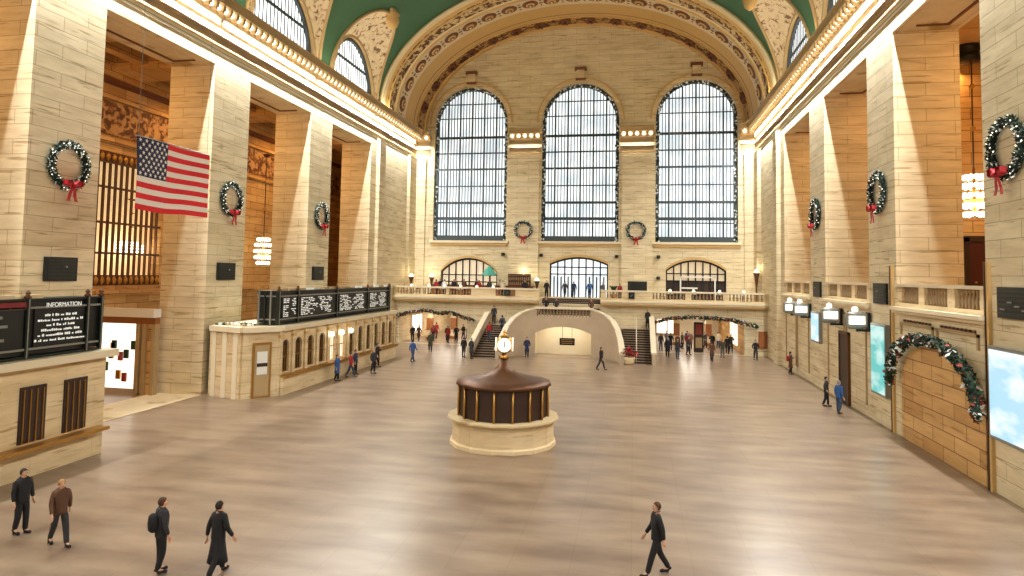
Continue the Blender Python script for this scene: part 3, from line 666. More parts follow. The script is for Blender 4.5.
# ---------------------------------------------------------------- central staircase
st = thing('staircase', 'grand double stone staircase with a swelling central parapet at the far end', 'staircase', (-6.1, 58.6, 0)); st['kind'] = 'structure'
path = [(-11.35, 54.9, .9), (-11.3, 55.4, 1.25), (-11.15, 56.1, 2.0), (-10.9, 56.8, 2.75), (-10.5, 57.5, 3.4), (-9.9, 58.1, 3.85), (-9.2, 58.45, 4.15), (-8.6, 58.55, 4.33)]
pr_ = [(-12.2-x, y, z) for x, y, z in path[::-1]]
pr_ = [(x if i == 0 else x-.0, y, z) for i, (x, y, z) in enumerate(pr_)]
def ribbon(mb, pts, t, z0, mat, cap=None, off=.0):
    for (xa, ya, za), (xb, yb, zb) in zip(pts, pts[1:]):
        d = Vector((xb-xa, yb-ya, 0)).normalized(); nn = Vector((-d.y, d.x, 0))*t/2
        c = [(xa-nn.x, ya-nn.y), (xa+nn.x, ya+nn.y), (xb+nn.x, yb+nn.y), (xb-nn.x, yb-nn.y)]
        za0 = z0 if not callable(z0) else z0(za); zb0 = z0 if not callable(z0) else z0(zb)
        lo = [za0, za0, zb0, zb0]; hi = [za-off, za-off, zb-off, zb-off]
        mb.add([(c[i][0], c[i][1], lo[i]) for i in range(4)]+[(c[i][0], c[i][1], hi[i]) for i in range(4)], [(0, 1, 2, 3), (4, 5, 6, 7), (0, 1, 5, 4), (1, 2, 6, 5), (2, 3, 7, 6), (3, 0, 4, 7)], mat)
for pth in (path, pr_):
    mb = MB(); ribbon(mb, pth, .3, 0, 'stair_stone', off=.14); mb.build('side_parapet', st)
    mb = MB(); ribbon(mb, pth, .5, lambda z: z-.14, 'stair_rail'); mb.build('rail', st)
mb = MB(); balusters(mb, -8.55, -3.65, 58.55, 3.55, 4.2, step=.28); mb.build('balustrade', st)
mb = MB(); mb.box(-8.7, -3.5, 58.3, 58.8, 4.2, 4.36, 'cornice_stone'); mb.box(-8.7, -3.5, 58.35, 58.75, 3.4, 3.55, 'stair_stone')
for x in (-8.65, -3.55): mb.box(x-.14, x+.14, 58.33, 58.78, 3.5, 4.2, 'stair_stone')
mb.build('rail', st)
w_ = plate('front_wall', rect(-9.4, -2.8, 0, 3.4), [segarch(-8.78, -3.4, .02, 1.95, 2.65)], .4, 'stair_stone', 'Y', 58.35, parent=st)
mb = MB()
for x0 in (-9.9, -2.8): mb.box(x0, x0+.5, 58.3, 58.75, 0, 3.4, 'stair_stone')
mb.build('front_wall', st)
mb = MB(); mb.box(-8.9, -3.3, 60.6, 60.8, 0, 3.0, 'cornice_stone'); mb.box(-9.0, -8.8, 58.75, 60.8, 0, 3.0, 'cornice_stone'); mb.box(-3.4, -3.2, 58.75, 60.8, 0, 3.0, 'cornice_stone'); mb.box(-9, -3.2, 58.75, 60.8, 2.9, 3.0, 'cornice_stone'); mb.build('recess', st)
area('recess_lamp', (-6.1, 59.5, 2.85), (0, 0, 0), 4, .5, 90, (1, .92, .76))
mb = MB(); mb.box(-9.6, -2.6, 58.75, 63.2, 3.2, 3.4, 'stair_stone'); mb.box(-14, 1.9, 62.3, 64.65, 2.2, 2.38, 'stair_stone'); mb.build('landing', st)
for x0, x1, nm in ((-13.75, -11.3, 0), (-.9, 1.5, 1)):
    mb = MB()
    for i in range(14):
        y0 = 56.0+i*.45; z = .17*(i+1)
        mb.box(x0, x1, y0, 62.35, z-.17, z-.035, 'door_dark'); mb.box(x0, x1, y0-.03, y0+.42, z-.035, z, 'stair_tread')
    mb.build('flight', st)
mb = MB()
for i in range(9):
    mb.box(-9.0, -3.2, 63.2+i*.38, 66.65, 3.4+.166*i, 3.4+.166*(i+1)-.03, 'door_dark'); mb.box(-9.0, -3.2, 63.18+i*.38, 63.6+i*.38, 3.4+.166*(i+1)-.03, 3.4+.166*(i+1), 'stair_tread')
mb.build('flight', st)
for x, dx in ((-13.95, 0), (1.7, 0)):
    pts = [(x, 55.3, 1.0), (x, 56.2, 1.2), (x, 62.3, 3.5), (x, 64.6, 3.5)]
    mb = MB(); ribbon(mb, pts, .3, 0, 'stair_stone', off=.12); mb.build('side_parapet', st); mb = MB(); ribbon(mb, pts, .46, lambda z: z-.12, 'stair_rail'); mb.build('rail', st)
for x in (.3,):
    mb = MB(); mb.tube([(x, 55.9, .95), (x, 62.2, 3.3)], .045, 'stair_rail')
    for y, z in ((55.95, 0), (59, 1.15), (62.15, 2.35)): mb.tube([(x, y, z), (x, y, z+.97)], .035, 'stair_rail')
    mb.build('handrail', st)
t = thing('hanging_sign', 'small dark sign board in the lit recess under the staircase', 'sign', (-5.7, 58.9, 1.4))
mb = MB(); mb.box(-6.45, -5.1, 58.85, 58.97, 1.0, 1.62, 'black_metal'); mb.build('board', t)
mb = MB(); 
for q in range(3): mb.box(-6.3, -5.3+.1*(q % 2), 58.83, 58.85, 1.14+q*.16, 1.19+q*.16, 'brass')
mb.build('lettering', t)['kind'] = 'stuff'
for x in (-6.2, -5.35): mb = MB(); mb.tube([(x, 58.91, 1.62), (x, 58.91, 2.9)], .02, 'black_metal'); mb.build('hanger', t)
t = thing('planter', 'red flowering planter at the foot of the right hand stair', 'planter', (-.3, 55.2, 0))
mb = MB(); mb.lathe((-.3, 55.2, 0), [(.3, 0), (.42, .1), (.5, .55), (.46, .6)], 'plain_limestone', 12); mb.build('pot', t)
mb = MB(); rr = random.Random(5)
for i in range(160):
    a = rr.uniform(0, 2*PI); r = rr.uniform(0, .75); z = .7+rr.uniform(0, .75)*(1-r*.6); c = Vector((-.3+r*math.cos(a), 55.2+r*math.sin(a), z)); u = Vector((rr.uniform(-1, 1), rr.uniform(-1, 1), rr.uniform(-.4, 1))).normalized()*.13; v_ = u.cross(Vector((0, 0, 1))).normalized()*.08
    mb.add([c-u, c+v_, c+u, c-v_], [(0, 1, 2, 3)], 'red_ribbon' if rr.random() < .7 else 'plant')
mb.build('flowers', t)

# ---------------------------------------------------------------- right side: galleries, panels, strips, gates, screens
for k in range(-1, 3):
    y0, y1 = n(k), n(k)+OW
    lab = {-1: 'stone gallery parapet outside the picture', 0: 'stone gallery parapet with three baluster groups in the nearest opening', 1: 'stone gallery parapet in the second opening, above two lit gate signs', 2: 'small stone gallery parapet in the farthest opening'}[k]
    if k < 0: continue
    t = thing('gallery_parapet', lab, 'parapet', (XR, (y0+y1)/2, 6.05), 'gallery parapets on the right side'); t['kind'] = 'structure'
    mb = MB(); mb.box(XR-.1, XR+.35, y0+.01, y1-.01, 6.95, 7.08, 'cornice_stone'); mb.box(XR, XR+.3, y0+.01, y1-.01, 6.05, 6.2, 'plain_limestone')
    gr = [(y0+.5, y0+2.4), (y0+3.0, y0+5.1), (y0+5.7, y0+7.55)]; ed = [y0+.01]+[v for g in gr for v in g]+[y1-.01]
    for a, b in zip(ed[0::2], ed[1::2]): mb.box(XR+.02, XR+.28, a, b, 6.2, 6.95, 'plain_limestone')
    mb.build('parapet', t)
    for a, b in gr: m2 = MB(); balusters(m2, a, b, XR+.15, 6.2, 6.95, 'y', .24); m2.build('balustrade', t)
    m3 = MB(); m3.box(XR-.32, XR, y0-.1, y1+.1, 5.86, 6.02, 'cornice_stone'); m3.box(XR-.2, XR, y0-.1, y1+.1, 5.72, 5.86, 'plain_limestone')
    m3.build('ledge', t)
    area('ledge_lamp', (XR-.5, (y0+y1)/2, 6.45), (0, -.5, 0), .08, y1-y0-.6, 14, (1, .95, .84))
    m4 = MB()
    for a, b in ((y0+.5, (y0+y1)/2-.15), ((y0+y1)/2+.15, y1-.5)):
        for (c0, c1, d0, d1) in ((a, b, 5.2, 5.32), (a, a+.12, 4.75 if k == 0 else .6, 5.32), (b-.12, b, 4.75 if k == 0 else .6, 5.32)): m4.box(XR-.07, XR, c0, c1, d0, d1, 'cornice_tan')
        q = a+.25
        while q < b-.3: m4.box(XR-.1, XR, q, q+.12, 5.36, 5.46, 'bronze'); q += .32
    struct('trim_%d' % (40+k), m4)
mb = MB()
for y in (n(0)-.02, n(0)+OW+.62):
    mb.box(XR-.12, XR, y-.34, y-.2, 0, 7.95, 'arch_gold'); mb.box(XR-.12, XR, y-.12, y-.04, 0, 7.95, 'bronze')
struct('trim_50', mb)
mb = MB(); mb.box(12.15, XR, 31.5-1.0, 31.5+1.0, 0, .01, 'bronze')
# arched portal under the garland
mb = MB(); pts = [(29.85+3.7*math.cos(PI*i/24), 2.5+2.0*math.sin(PI*i/24)**.8) for i in range(25)]
pts = [(33.55, 0)]+pts+[(26.15, 0)]
mb.add([(XR-.04, a, b) for a, b in pts], [tuple(range(len(pts)))], 'aisle_stone')
struct('door_5', mb)
d = MB(); d.box(XR-.12, XR, 41.1, 42.55, .01, 4.05, 'door_dark'); d.box(XR-.16, XR, 40.95, 41.1, .01, 4.2, 'bronze'); d.box(XR-.16, XR, 42.55, 42.7, .01, 4.2, 'bronze'); d.box(XR-.16, XR, 40.95, 42.7, 4.05, 4.2, 'bronze'); struct('door_6', d)
# gate signs
GS = [(37.6, 'lit gate sign nearest on the right wall, under the second gallery beside the teal screen'), (42.25, 'lit gate sign beside the dark doorway, farther of its pair under the second gallery'), (49.3, 'lit gate sign under the farthest gallery, the nearer of its pair'), (52.3, 'lit gate sign under the farthest gallery, the last one')]
for y, lab in GS:
    x = XR-.72; z = 5.12
    t = thing('gate_sign', lab, 'sign', (x, y, z), 'lit gate signs on the right wall')
    m_ = MB(); m_.box(x-.5, x+.5, y-.18, y+.18, z-.34, z+.34, 'steel'); m_.lathe((x, y, z-.02), [(.34, -.46), (.52, -.34), (.54, .3), (.34, .46)], 'steel', 14, True, 1, .36); m_.build('housing', t)
    m_ = MB(); m_.box(x-.4, x+.38, y-.23, y-.18, z-.22, z+.22, 'shop_light'); m_.build('lit_face', t)
    m_ = MB(); m_.box(x+.54, x+.64, y-.2, y+.2, z-.5, z+.42, 'black_metal'); m_.box(x+.0, x+.7, y-.08, y+.08, z-.6, z-.48, 'black_metal'); m_.build('bracket', t)
    m_ = MB(); m_.ball((x-.05, y, z+.54), .18, 'opal', 10, 6); m_.lathe((x-.05, y, z+.36), [(.12, 0), (.08, .05)], 'brass', 8); m_.build('globe', t)
# advertising screens on the piers
for y, z0, mat, lab in ((47.6, 3.1, 'screen_blue', 'bright pale blue screen on the far right pier'), (36.0, 1.6, 'screen_teal', 'tall teal lit screen on the middle right pier'), (24.1, 2.0, 'screen_blue', 'lit screen low on the nearest right pier')):
    t = thing('advert_screen', lab, 'screen', (XR-.1, y, z0), 'lit screens on the right piers'); w_ = 2.0 if y > 30 else 2.9
    m_ = MB(); m_.box(XR-.22, XR-.0, y-w_/2, y+w_/2, z0-.1, 5.05, 'steel'); m_.build('frame', t)
    m_ = MB(); m_.box(XR-.25, XR-.22, y-w_/2+.12, y+w_/2-.12, z0+.02, 4.93, mat); m_.build('lit_pane', t)
# black speaker panels on piers
BP = [(XL, 24.2, 7.1, 1.6, 'black panel on the nearest left pier above the information board'), (XL, 35.85, 7.1, 1.7, 'black panel on the left pier right of the flag'), (XL, 47.6, 7.05, 1.75, 'small black panel on the left pier behind the departure board'),
      (XR, 35.95, 6.57, 1.75, 'black panel on the middle right pier above the teal screen'), (XR, 47.5, 6.57, 1.7, 'black panel on the far right pier above the pale blue screen'), (XR, 23.95, 6.55, 2.2, 'large black slatted panel at the right edge, nearest right pier')]
for x, y, z, w_, lab in BP:
    s = 1 if x < 0 else -1; x += s*.012; X0, X1 = sorted((x, x+s*.12))
    t = thing('speaker_panel', lab, 'speaker', (x, y, z), 'black panels on the piers'); h = .52
    m_ = MB(); m_.box(X0, X1, y-w_/2, y+w_/2, z-h, z+h, 'black_metal'); m_.build('case', t)
    m_ = MB(); xa = x+s*.12
    for q in range(6): zz = z-h+.12+q*.15; m_.box(min(xa, xa+s*.03), max(xa, xa+s*.03), y-w_/2+.1, y+w_/2-.1, zz, zz+.06, 'dark_green')
    m_.build('grille', t)
    if x > 0 and y < 30:
        for q in range(4): m2 = MB(); m2.box(xa-.06, xa-.03, y-.7+q*.42, y-.45+q*.42, z-.25+.12*(q % 3), z-.2+.12*(q % 3), 'steel'); m2.build('light_strip', t)
    else: m2 = MB(); m2.ball((xa+s*.03, y+.2, z+.1), .05, 'steel', 6, 4); m2.build('indicator', t)
for x, z in ((-14.15, 9.4), (-9.15, 9.3), (1.0-2.6, 9.3), (3.0-.4, 9.3), (2.6, 7.1)):
    pass
for i, (x, z, lab) in enumerate(((-13.95, 9.4, 'small black wall camera right of the left arched doorway'), (-9.75, 9.35, 'small black wall camera left of the middle arched doorway'), (-1.75, 9.3, 'small black wall camera right of the middle arched doorway'), (2.55, 9.3, 'small black wall camera left of the right arched doorway'), (2.55, 7.1, 'lower small black wall camera left of the right arched doorway'))):
    m_ = MB(); m_.box(x-.17, x+.17, YE-.34, YE, z-.16, z+.16, 'black_metal'); m_.lathe((x, YE-.4, z-.08), [(.06, -.06), (.12, 0), (.12, .12), (.06, .16)], 'black_metal', 8); one('wall_camera', m_, lab, 'camera', 'small black boxes on the far wall', loc=(x, YE-.2, z))

# ---------------------------------------------------------------- wreaths
def wreath(seed, lit=.5):
    t = bpy.data.objects.new('wreath', None); C.objects.link(t); rr = random.Random(seed)
    R_, r_ = .93, .16; mb = MB(); NS = 28
    vs = []
    for i in range(NS):
        a = 2*PI*i/NS
        for q in range(8): b = 2*PI*q/8; rr_ = R_+r_*.75*math.cos(b); vs.append((rr_*math.sin(a), -.13-r_*.75*math.sin(b), rr_*math.cos(a)))
    mb.add(vs, [(i*8+q, ((i+1) % NS)*8+q, ((i+1) % NS)*8+(q+1) % 8, i*8+(q+1) % 8) for i in range(NS) for q in range(8)], 'fir', True)
    for i in range(900):
        a = rr.uniform(0, 2*PI); b = rr.uniform(-.2, PI+.2); q = r_*rr.uniform(.75, 1.25); d = Vector((math.cos(b)*math.sin(a), -math.sin(b), math.cos(b)*math.cos(a)))
        c = Vector((R_*math.sin(a), -.13, R_*math.cos(a)))+d*q; u = (d+Vector((rr.uniform(-1, 1), rr.uniform(-1, 1), rr.uniform(-1, 1)))*.8).normalized()*rr.uniform(.06, .11); v_ = u.cross(Vector((rr.uniform(-1, 1), rr.uniform(-1, 1), rr.uniform(-1, 1)))).normalized()*.035
        mb.add([c-u, c+v_, c+u, c-v_], [(0, 1, 2, 3)], 'frost' if rr.random() < lit*.4 else ('fir' if rr.random() < .7 else 'plant'))
    o = mb.build('greenery', t)
    lt = MB()
    for i in range(34):
        a = 2*PI*(i+rr.random()*.7)/34; b = rr.uniform(.1, PI-.1); q = r_*1.2; c = ((R_+math.cos(b)*q)*math.sin(a), -.13-math.sin(b)*q, (R_+math.cos(b)*q)*math.cos(a)); lt.ball(c, .026, 'fairy', 5, 3)
    o = lt.build('fairy_lights', t); o['label'] = 'string of small warm white lights'; o['kind'] = 'stuff'
    bw = MB()
    for s in (-1, 1):
        pts = [(0, -.4, -.88), (s*.2, -.5, -.68), (s*.42, -.46, -.7), (s*.44, -.44, -.9), (s*.2, -.5, -1.0), (0, -.42, -.9)]
        for a, b in zip(pts, pts[1:]): bw.add([(a[0], a[1]-.1, a[2]), (b[0], b[1]-.1, b[2]), (b[0], b[1]+.14, b[2]), (a[0], a[1]+.14, a[2])], [(0, 1, 2, 3)], 'red_ribbon')
        bw.add([(0, -.5, -.86), (s*.42, -.48, -.66), (s*.46, -.46, -.92), (0, -.5, -.94)], [(0, 1, 2, 3)], 'red_ribbon')
    bw.ball((0, -.52, -.9), .1, 'red_ribbon', 8, 5); o = bw.build('bow', t); o['label'] = 'red bow'
    for s in (-1, 1):
        rb = MB(); pts = [(s*.02, -.46, -.92), (s*.1, -.44, -1.15), (s*.14, -.4, -1.38), (s*.22, -.42, -1.62)]
        for a, b in zip(pts, pts[1:]):
            rb.add([(a[0]-.07, a[1], a[2]), (a[0]+.07, a[1], a[2]), (b[0]+.08, b[1], b[2]), (b[0]-.08, b[1], b[2]), (a[0]-.07, a[1]+.02, a[2]), (a[0]+.07, a[1]+.02, a[2]), (b[0]+.08, b[1]+.02, b[2]), (b[0]-.08, b[1]+.02, b[2])], [(0, 1, 2, 3), (4, 5, 6, 7), (0, 3, 7, 4), (1, 2, 6, 5)], 'red_ribbon')
        rb.build('ribbon_tail', t)
    return t
WR = [(XL, 24.25, 11.6, PI/2, 1.0, 'wreath on the nearest left pier, left of the flag'), (XL, 36.0, 11.5, PI/2, 1.0, 'wreath on the left pier just right of the flag'), (XL, 47.8, 11.55, PI/2, 1.0, 'wreath on the farthest left pier, above the departure board'),
      (XR, 24.25, 11.7, -PI/2, 1.0, 'large dark wreath on the nearest right pier beside the chandelier'), (XR, 36.0, 11.7, -PI/2, 1.0, 'wreath on the middle right pier above the black panel'), (XR, 47.6, 11.7, -PI/2, 1.0, 'wreath on the farthest right pier'),
      (-11.72, YE-.3, 12.05, 0, .95, 'wreath between the left and middle tall windows'), (.25, YE-.3, 12.0, 0, .97, 'wreath between the middle and right tall windows')]
for i, (x, y, z, rz, sc, lab) in enumerate(WR):
    t = wreath(40+i, .5 if y > 60 or x < 0 else .4); t.location = (x, y, z); t.rotation_euler = (0, 0, rz); t.scale = (sc*.97,)*3
    tag(t, 'fir '+lab, 'wreath', 'christmas wreaths with red bows')

# ---------------------------------------------------------------- flag
def flag():
    Y0, Y1, Z0, Z1, X = 23.25, 27.85, 9.62, 12.6, -20.0
    t = thing('flag', 'large red white and blue stars and stripes flag hanging near the left piers', 'flag', (X, 25.5, 11.0))
    NY = 40; W_ = lambda u, v: .10*math.sin(u*7+v*1.5)+.05*math.sin(u*15+v*4)*(v)
    P = lambda u, v: (X+W_(u, v), Y0+(Y1-Y0)*u, Z1-(Z1-Z0)*v-.10*v*math.sin(PI*min(1, u*1.6))*.6+.03*u)
    st_ = MB()
    for r in range(13):
        for c in range(NY):
            if r < 7 and c < NY*.4: continue
            for q in range(2):
                v0, v1 = (r+q/2)/13, (r+(q+1)/2)/13; u0, u1 = c/NY, (c+1)/NY
                st_.add([P(u0, v0), P(u1, v0), P(u1, v1), P(u0, v1)], [(0, 1, 2, 3)], 'flag_red' if r % 2 == 0 else 'flag_white', True)
    st_.build('stripes', t)
    ca = MB()
    for r in range(14):
        for c in range(16): v0, v1, u0, u1 = r/26, (r+1)/26, c/NY, (c+1)/NY; ca.add([P(u0, v0), P(u1, v0), P(u1, v1), P(u0, v1)], [(0, 1, 2, 3)], 'flag_blue', True)
    ca.build('canton', t)
    sr = MB()
    for r in range(9):
        for c in range(6 if r % 2 == 0 else 5):
            u = .4*((c+.5)/6 if r % 2 == 0 else (c+1)/6); v = 7/13*(r+.7)/9.4; p = P(u, v); vs = [(p[0]+.025, p[1], p[2])]
            for q in range(10): rad = .10 if q % 2 == 0 else .042; a = PI/2+q*PI/5; vs.append((p[0]+.025, p[1]+rad*math.cos(a), p[2]+rad*math.sin(a)))
            sr.add(vs, [(0, q, q % 10+1) for q in range(1, 11)], 'flag_white')
    sr.build('stars', t)
    rod = MB(); rod.tube([(X, Y0-.05, Z1+.03), (X, Y1+.05, Z1+.05)], .03, 'steel'); rod.build('rod', t)
    for y in (Y0+.1, Y1-.1): w = MB(); zt = ZS+VB*math.sqrt(1-((X-XC)/VA)**2)-.02; w.tube([(X, y, Z1), (X, y, zt)], .012, 'steel'); w.build('cable', t)
flag()

# ---------------------------------------------------------------- chandeliers
def chandelier():
    t = bpy.data.objects.new('chandelier', None); C.objects.link(t)
    rod = MB(); rod.tube([(0, 0, 1.1), (0, 0, 7.6)], .035, 'door_dark'); rod.lathe((0, 0, 7.5), [(.1, -.1), (.3, .1), (.3, .15)], 'bronze', 10)
    for z in (3.2, 5.4): rod.ball((0, 0, z), .14, 'brass', 8, 5)
    rod.build('stem', t)
    fr = MB(); fr.lathe((0, 0, 0), [(.12, -1.35), (.4, -1.25), (.5, -1.15), (.1, -1.1), (.08, -.6), (.5, -.5), (.55, -.42), (.1, -.4), (.08, .1), (.45, .2), (.5, .28), (.1, .3), (.06, 1.15)], 'brass', 12); fr.build('frame', t)
    for z, r, m_ in ((-1.2, .42, 9), (-.75, .58, 12), (-.25, .62, 12), (.25, .58, 12), (.7, .42, 9)):
        for i in range(m_+2): b = MB(); a = 2*PI*i/(m_+2); b.ball((r*math.cos(a), r*math.sin(a), z), .135, 'crystal', 7, 5); b.build('bulb', t)
    return t
ch = chandelier(); ch.location = (17, 36.8, 11.85); tag(ch, 'round tiered glowing chandelier in the right hand aisle, left of the big wreath', 'chandelier', 'glowing chandeliers')
c2 = copy_tree(ch); c2.location = (-29.5, 48.5, 9.0); tag(c2, 'glowing chandelier seen through the left opening above the departure board', 'chandelier', 'glowing chandeliers')
c3 = copy_tree(ch); c3.location = (-33.1, 38.4, 8.6); c3.scale = (.8, 1.5, .42); tag(c3, 'flattened chandelier copy behind the bronze grille below the flag, standing in for a reflection in the glass', 'chandelier', 'glowing chandeliers')  # added glow in place of a chandelier mirrored in the window glass
for loc, W_ in (((17, 36.8, 11.0), 90), ((-29.5, 48.5, 9.0), 90)):
    l = bpy.data.lights.new('chandelier_light', 'POINT'); l.energy = W_; l.color = (1, .82, .5); l.shadow_soft_size = .7; o = bpy.data.objects.new('chandelier_light', l); o.location = loc; C.objects.link(o)
m_ = MB(); m_.lathe((16.9, 37.0, 19.0), [(.5, -.45), (.62, -.4), (.62, -.1), (.5, -.05), (.5, .05), (.62, .1), (.62, .4), (.5, .45)], 'black_metal', 16); m_.lathe((16.9, 37.0, 19.5), [(.2, -.1), (.2, .25)], 'black_metal', 8)
one('ceiling_fan_housing', m_, 'black banded round fixture at the ceiling above the chandelier', 'fixture', loc=(16.9, 37.0, 19.0))

# ---------------------------------------------------------------- ticket booths and boards
def booth():
    t = thing('ticket_booth', 'long pale stone ticket booth with arched windows along the left wall', 'ticket booth', (-22, 44, 0))
    X = -20.2; y0, y1 = 35.3, 53.7; TW = [36.0+1.545*i for i in range(12)]
    holes = [arch(y-.42, y+.42, 1.25, 2.75, 3.15, 10) for y in TW]
    plate('front_wall', rect(y0, y1, 0, 3.7), holes, .3, 'plain_limestone', 'X', X, parent=t, flip=-1)
    m_ = MB(); m_.box(X-4.0, X-.7, y0+.2, y1, 0, 3.6, 'door_dark'); m_.build('interior', t)
    # chamfered end
    m_ = MB(); P_ = [(X, y0), (-21.5, 33.6), (-23.95, 34.4)]
    for (xa, ya), (xb, yb) in zip(P_, P_[1:]): ribbon(m_, [(xa, ya, 3.7), (xb, yb, 3.7)], .25, 0, 'plain_limestone')
    m_.build('end_wall', t)
    m_ = MB(); m_.box(X-4.0, X+.28, y0-.0, y1+.1, 3.7, 3.85, 'cornice_stone'); m_.box(X-4.0, X+.36, y0-.0, y1+.15, 3.85, 4.0, 'cornice_stone')
    for (xa, ya), (xb, yb) in zip(P_, P_[1:]): ribbon(m_, [(xa+.12, ya-.12, 4.0), (xb+.12, yb-.12, 4.0)], .5, 3.7, 'cornice_stone')
    m_.add([(X, y0, 3.99), (-21.5, 33.45, 3.99), (-23.95, 34.4, 3.99), (-24.25, y0, 3.99)], [(0, 1, 2, 3)], 'cornice_tan'); m_.build('cornice', t)
    m_ = MB()
    for y in [35.3]+[y+.77 for y in TW]: m_.box(X, X+.12, y-.16, y+.16, .2, 3.7, 'plain_limestone'); m_.box(X, X+.17, y-.2, y+.2, 3.3, 3.45, 'arch_gold')
    m_.box(X, X+.5, y0, y1, 1.0, 1.15, 'brass'); m_.box(X, X+.3, y0, y1, 0, 1.0, 'plain_limestone'); m_.build('pilasters', t)
    for i, y in enumerate(TW):
        g = MB(); g.box(X-.22, X-.16, y-.42, y+.42, 1.25, 3.14, 'shop_light' if i in (4, 5) else 'door_dark')
        w = g.build('ticket_window', t); b = MB()
        for q in range(4): b.box(X-.14, X-.1, y-.34+q*.22, y-.31+q*.22, 1.25, 2.8, 'brass')
        b.box(X-.14, X-.1, y-.42, y+.42, 2.1, 2.16, 'brass'); b.build('bars', w)
    for i in (4, 5, 6):
        b = MB(); b.ball((X+.3, TW[i]-.77, 3.0), .18, 'bulb', 8, 5); b.tube([(X, TW[i]-.77, 3.2), (X+.3, TW[i]-.77, 3.2)], .03, 'brass'); b.build('lamp', t)
    m_ = MB(); d = Vector((-21.5-X, 33.6-y0, 0)); c = Vector((X, y0, 0))+d*.5; u = d.normalized(); nn = Vector((u.y, -u.x, 0)); nn = nn if nn.y < 0 else -nn
    for a0, a1, z0, z1, mt, o_ in ((-.55, .55, 0, 3.1, 'brass', .16), (-.42, .42, .1, 2.95, 'cornice_tan', .2), (-.3, .3, 1.3, 2.6, 'white_paint', .23), (-.3, .3, 1.75, 1.95, 'door_dark', .25)):
        pa, pb = c+u*a0+nn*o_, c+u*a1+nn*o_; m_.add([(pa.x, pa.y, z0), (pb.x, pb.y, z0), (pb.x, pb.y, z1), (pa.x, pa.y, z1)], [(0, 1, 2, 3)], mt)
    m_.build('door', t)
    m_ = MB()
    d = Vector((-2.45, .8, 0)); u = d.normalized()
    for q in (.15, .5, .85): p = Vector((-21.5, 33.6, 0))+d*q; m_.box(p.x-.14, p.x+.14, p.y-.22, p.y, 0, 3.7, 'cornice_stone')
    m_.build('end_pilasters', t)
    m_ = MB(); rr = random.Random(2)
    for i in range(60): x, y = -21.6-2.2*rr.random(), 34.4+.8*rr.random(); m_.ball((x, y, 4.03), rr.uniform(.05, .13), rr.choice(['plant', 'cornice_tan', 'frost']), 5, 3)
    b = m_.build('clutter', t); b['kind'] = 'stuff'
booth()
def board(y0, y1, X, z0, z1, cols, label, end_depth, red=None, seed=0, header=None):
    t = thing('departure_board' if not header else 'information_board', label, 'departure board' if not header else 'information board', (X, (y0+y1)/2, z0)); rr = random.Random(seed)
    m_ = MB(); m_.box(X-end_depth, X-.05, y0, y1, z0+.12, z1-.05, 'black_metal'); m_.build('case', t)
    m_ = MB()
    for z in (z0, z0+.28, z1-.34, z1-.06): m_.box(X-end_depth-.05, X+.05, y0-.05, y1+.05, z, z+.07, 'steel' if z in (z0+.28, z1-.34) else 'dark_green')
    ys = [y0]+[c[1] for c in cols]+[y1]
    for y in ys: m_.box(X-.05, X+.07, y-.07, y+.07, z0, z1+.02, 'dark_green'); m_.box(X+.05, X+.09, y-.02, y+.02, z0, z1, 'steel')
    for q in range(4): x = X-.1-q*(end_depth-.1)/3.3; m_.box(x-.05, x+.05, y0-.08, y0, z0, z1, 'steel' if q % 2 else 'dark_green')
    m_.build('frame', t)
    for y in ys: m_ = MB(); m_.lathe((X, y, z1), [(.08, 0), (.12, .06), (.05, .14), (.09, .2), (.02, .3)], 'bronze', 8); m_.build('finial', t)
    m_ = MB(); yy = y0+.3
    while yy < y1-.5:
        if rr.random() < .7: m_.box(X-.3, X-.1, yy, yy+.9, z1, z1+.14, rr.choice(['frost', 'plain_limestone', 'cornice_tan']))
        yy += 1.1
    m_.build('crest', t)
    for a, b in cols:
        p = MB(); p.box(X-.05, X-.0, a+.1, b-.1, z0+.36, z1-.36, 'black_metal'); pp = p.build('panel', t)
        tx = MB(); rows = 11 if not header else 0
        for r in range(rows):
            z = z0+.42+(z1-z0-.86)*(r+.3)/rows; y = a+.25; gap_ = a+(b-a)*rr.uniform(.3, .45)
            while y < b-.3:
                L = rr.uniform(.08, .34)
                if rr.random() < .72 and not gap_ < y < gap_+.5 and (y-a)/(b-a) < .82: tx.box(X+.0, X+.012, y, min(y+L, b-.2), z, z+.055, 'lettering')
                y += L+.09
        if tx.v: tx.build('lettering', pp)
    return t
board(35.3, 53.0, -20.35, 4.02, 6.0, [(35.6, 37.5), (37.7, 42.9), (43.2, 48.3), (48.6, 52.7)], 'long black departure board with rows of white text on top of the ticket booth', 1.35, seed=3)
ib = board(14.2, 22.25, -20.35, 4.05, 6.08, [(14.4, 19.1), (19.3, 21.6)], 'black information board with white lettering at the left edge', .9, seed=4, header=True)
ibl = Vector(ib.location)
m_ = MB(); m_.box(-20.36, -20.3, 14.5, 19.05, 5.75, 5.98, 'red_panel'); o = m_.build('red_header', ib); o['label'] = 'dark red header strip'
for q, (a, b, c_) in enumerate(((15.2, 18.2, 5.45), (16.1, 18.4, 5.15), (15.5, 17.2, 4.9), (16.8, 18.3, 4.7))): m_ = MB(); m_.box(-20.345, -20.325, a, b, c_, c_+.09, 'steel'); m_.build('lettering', ib)
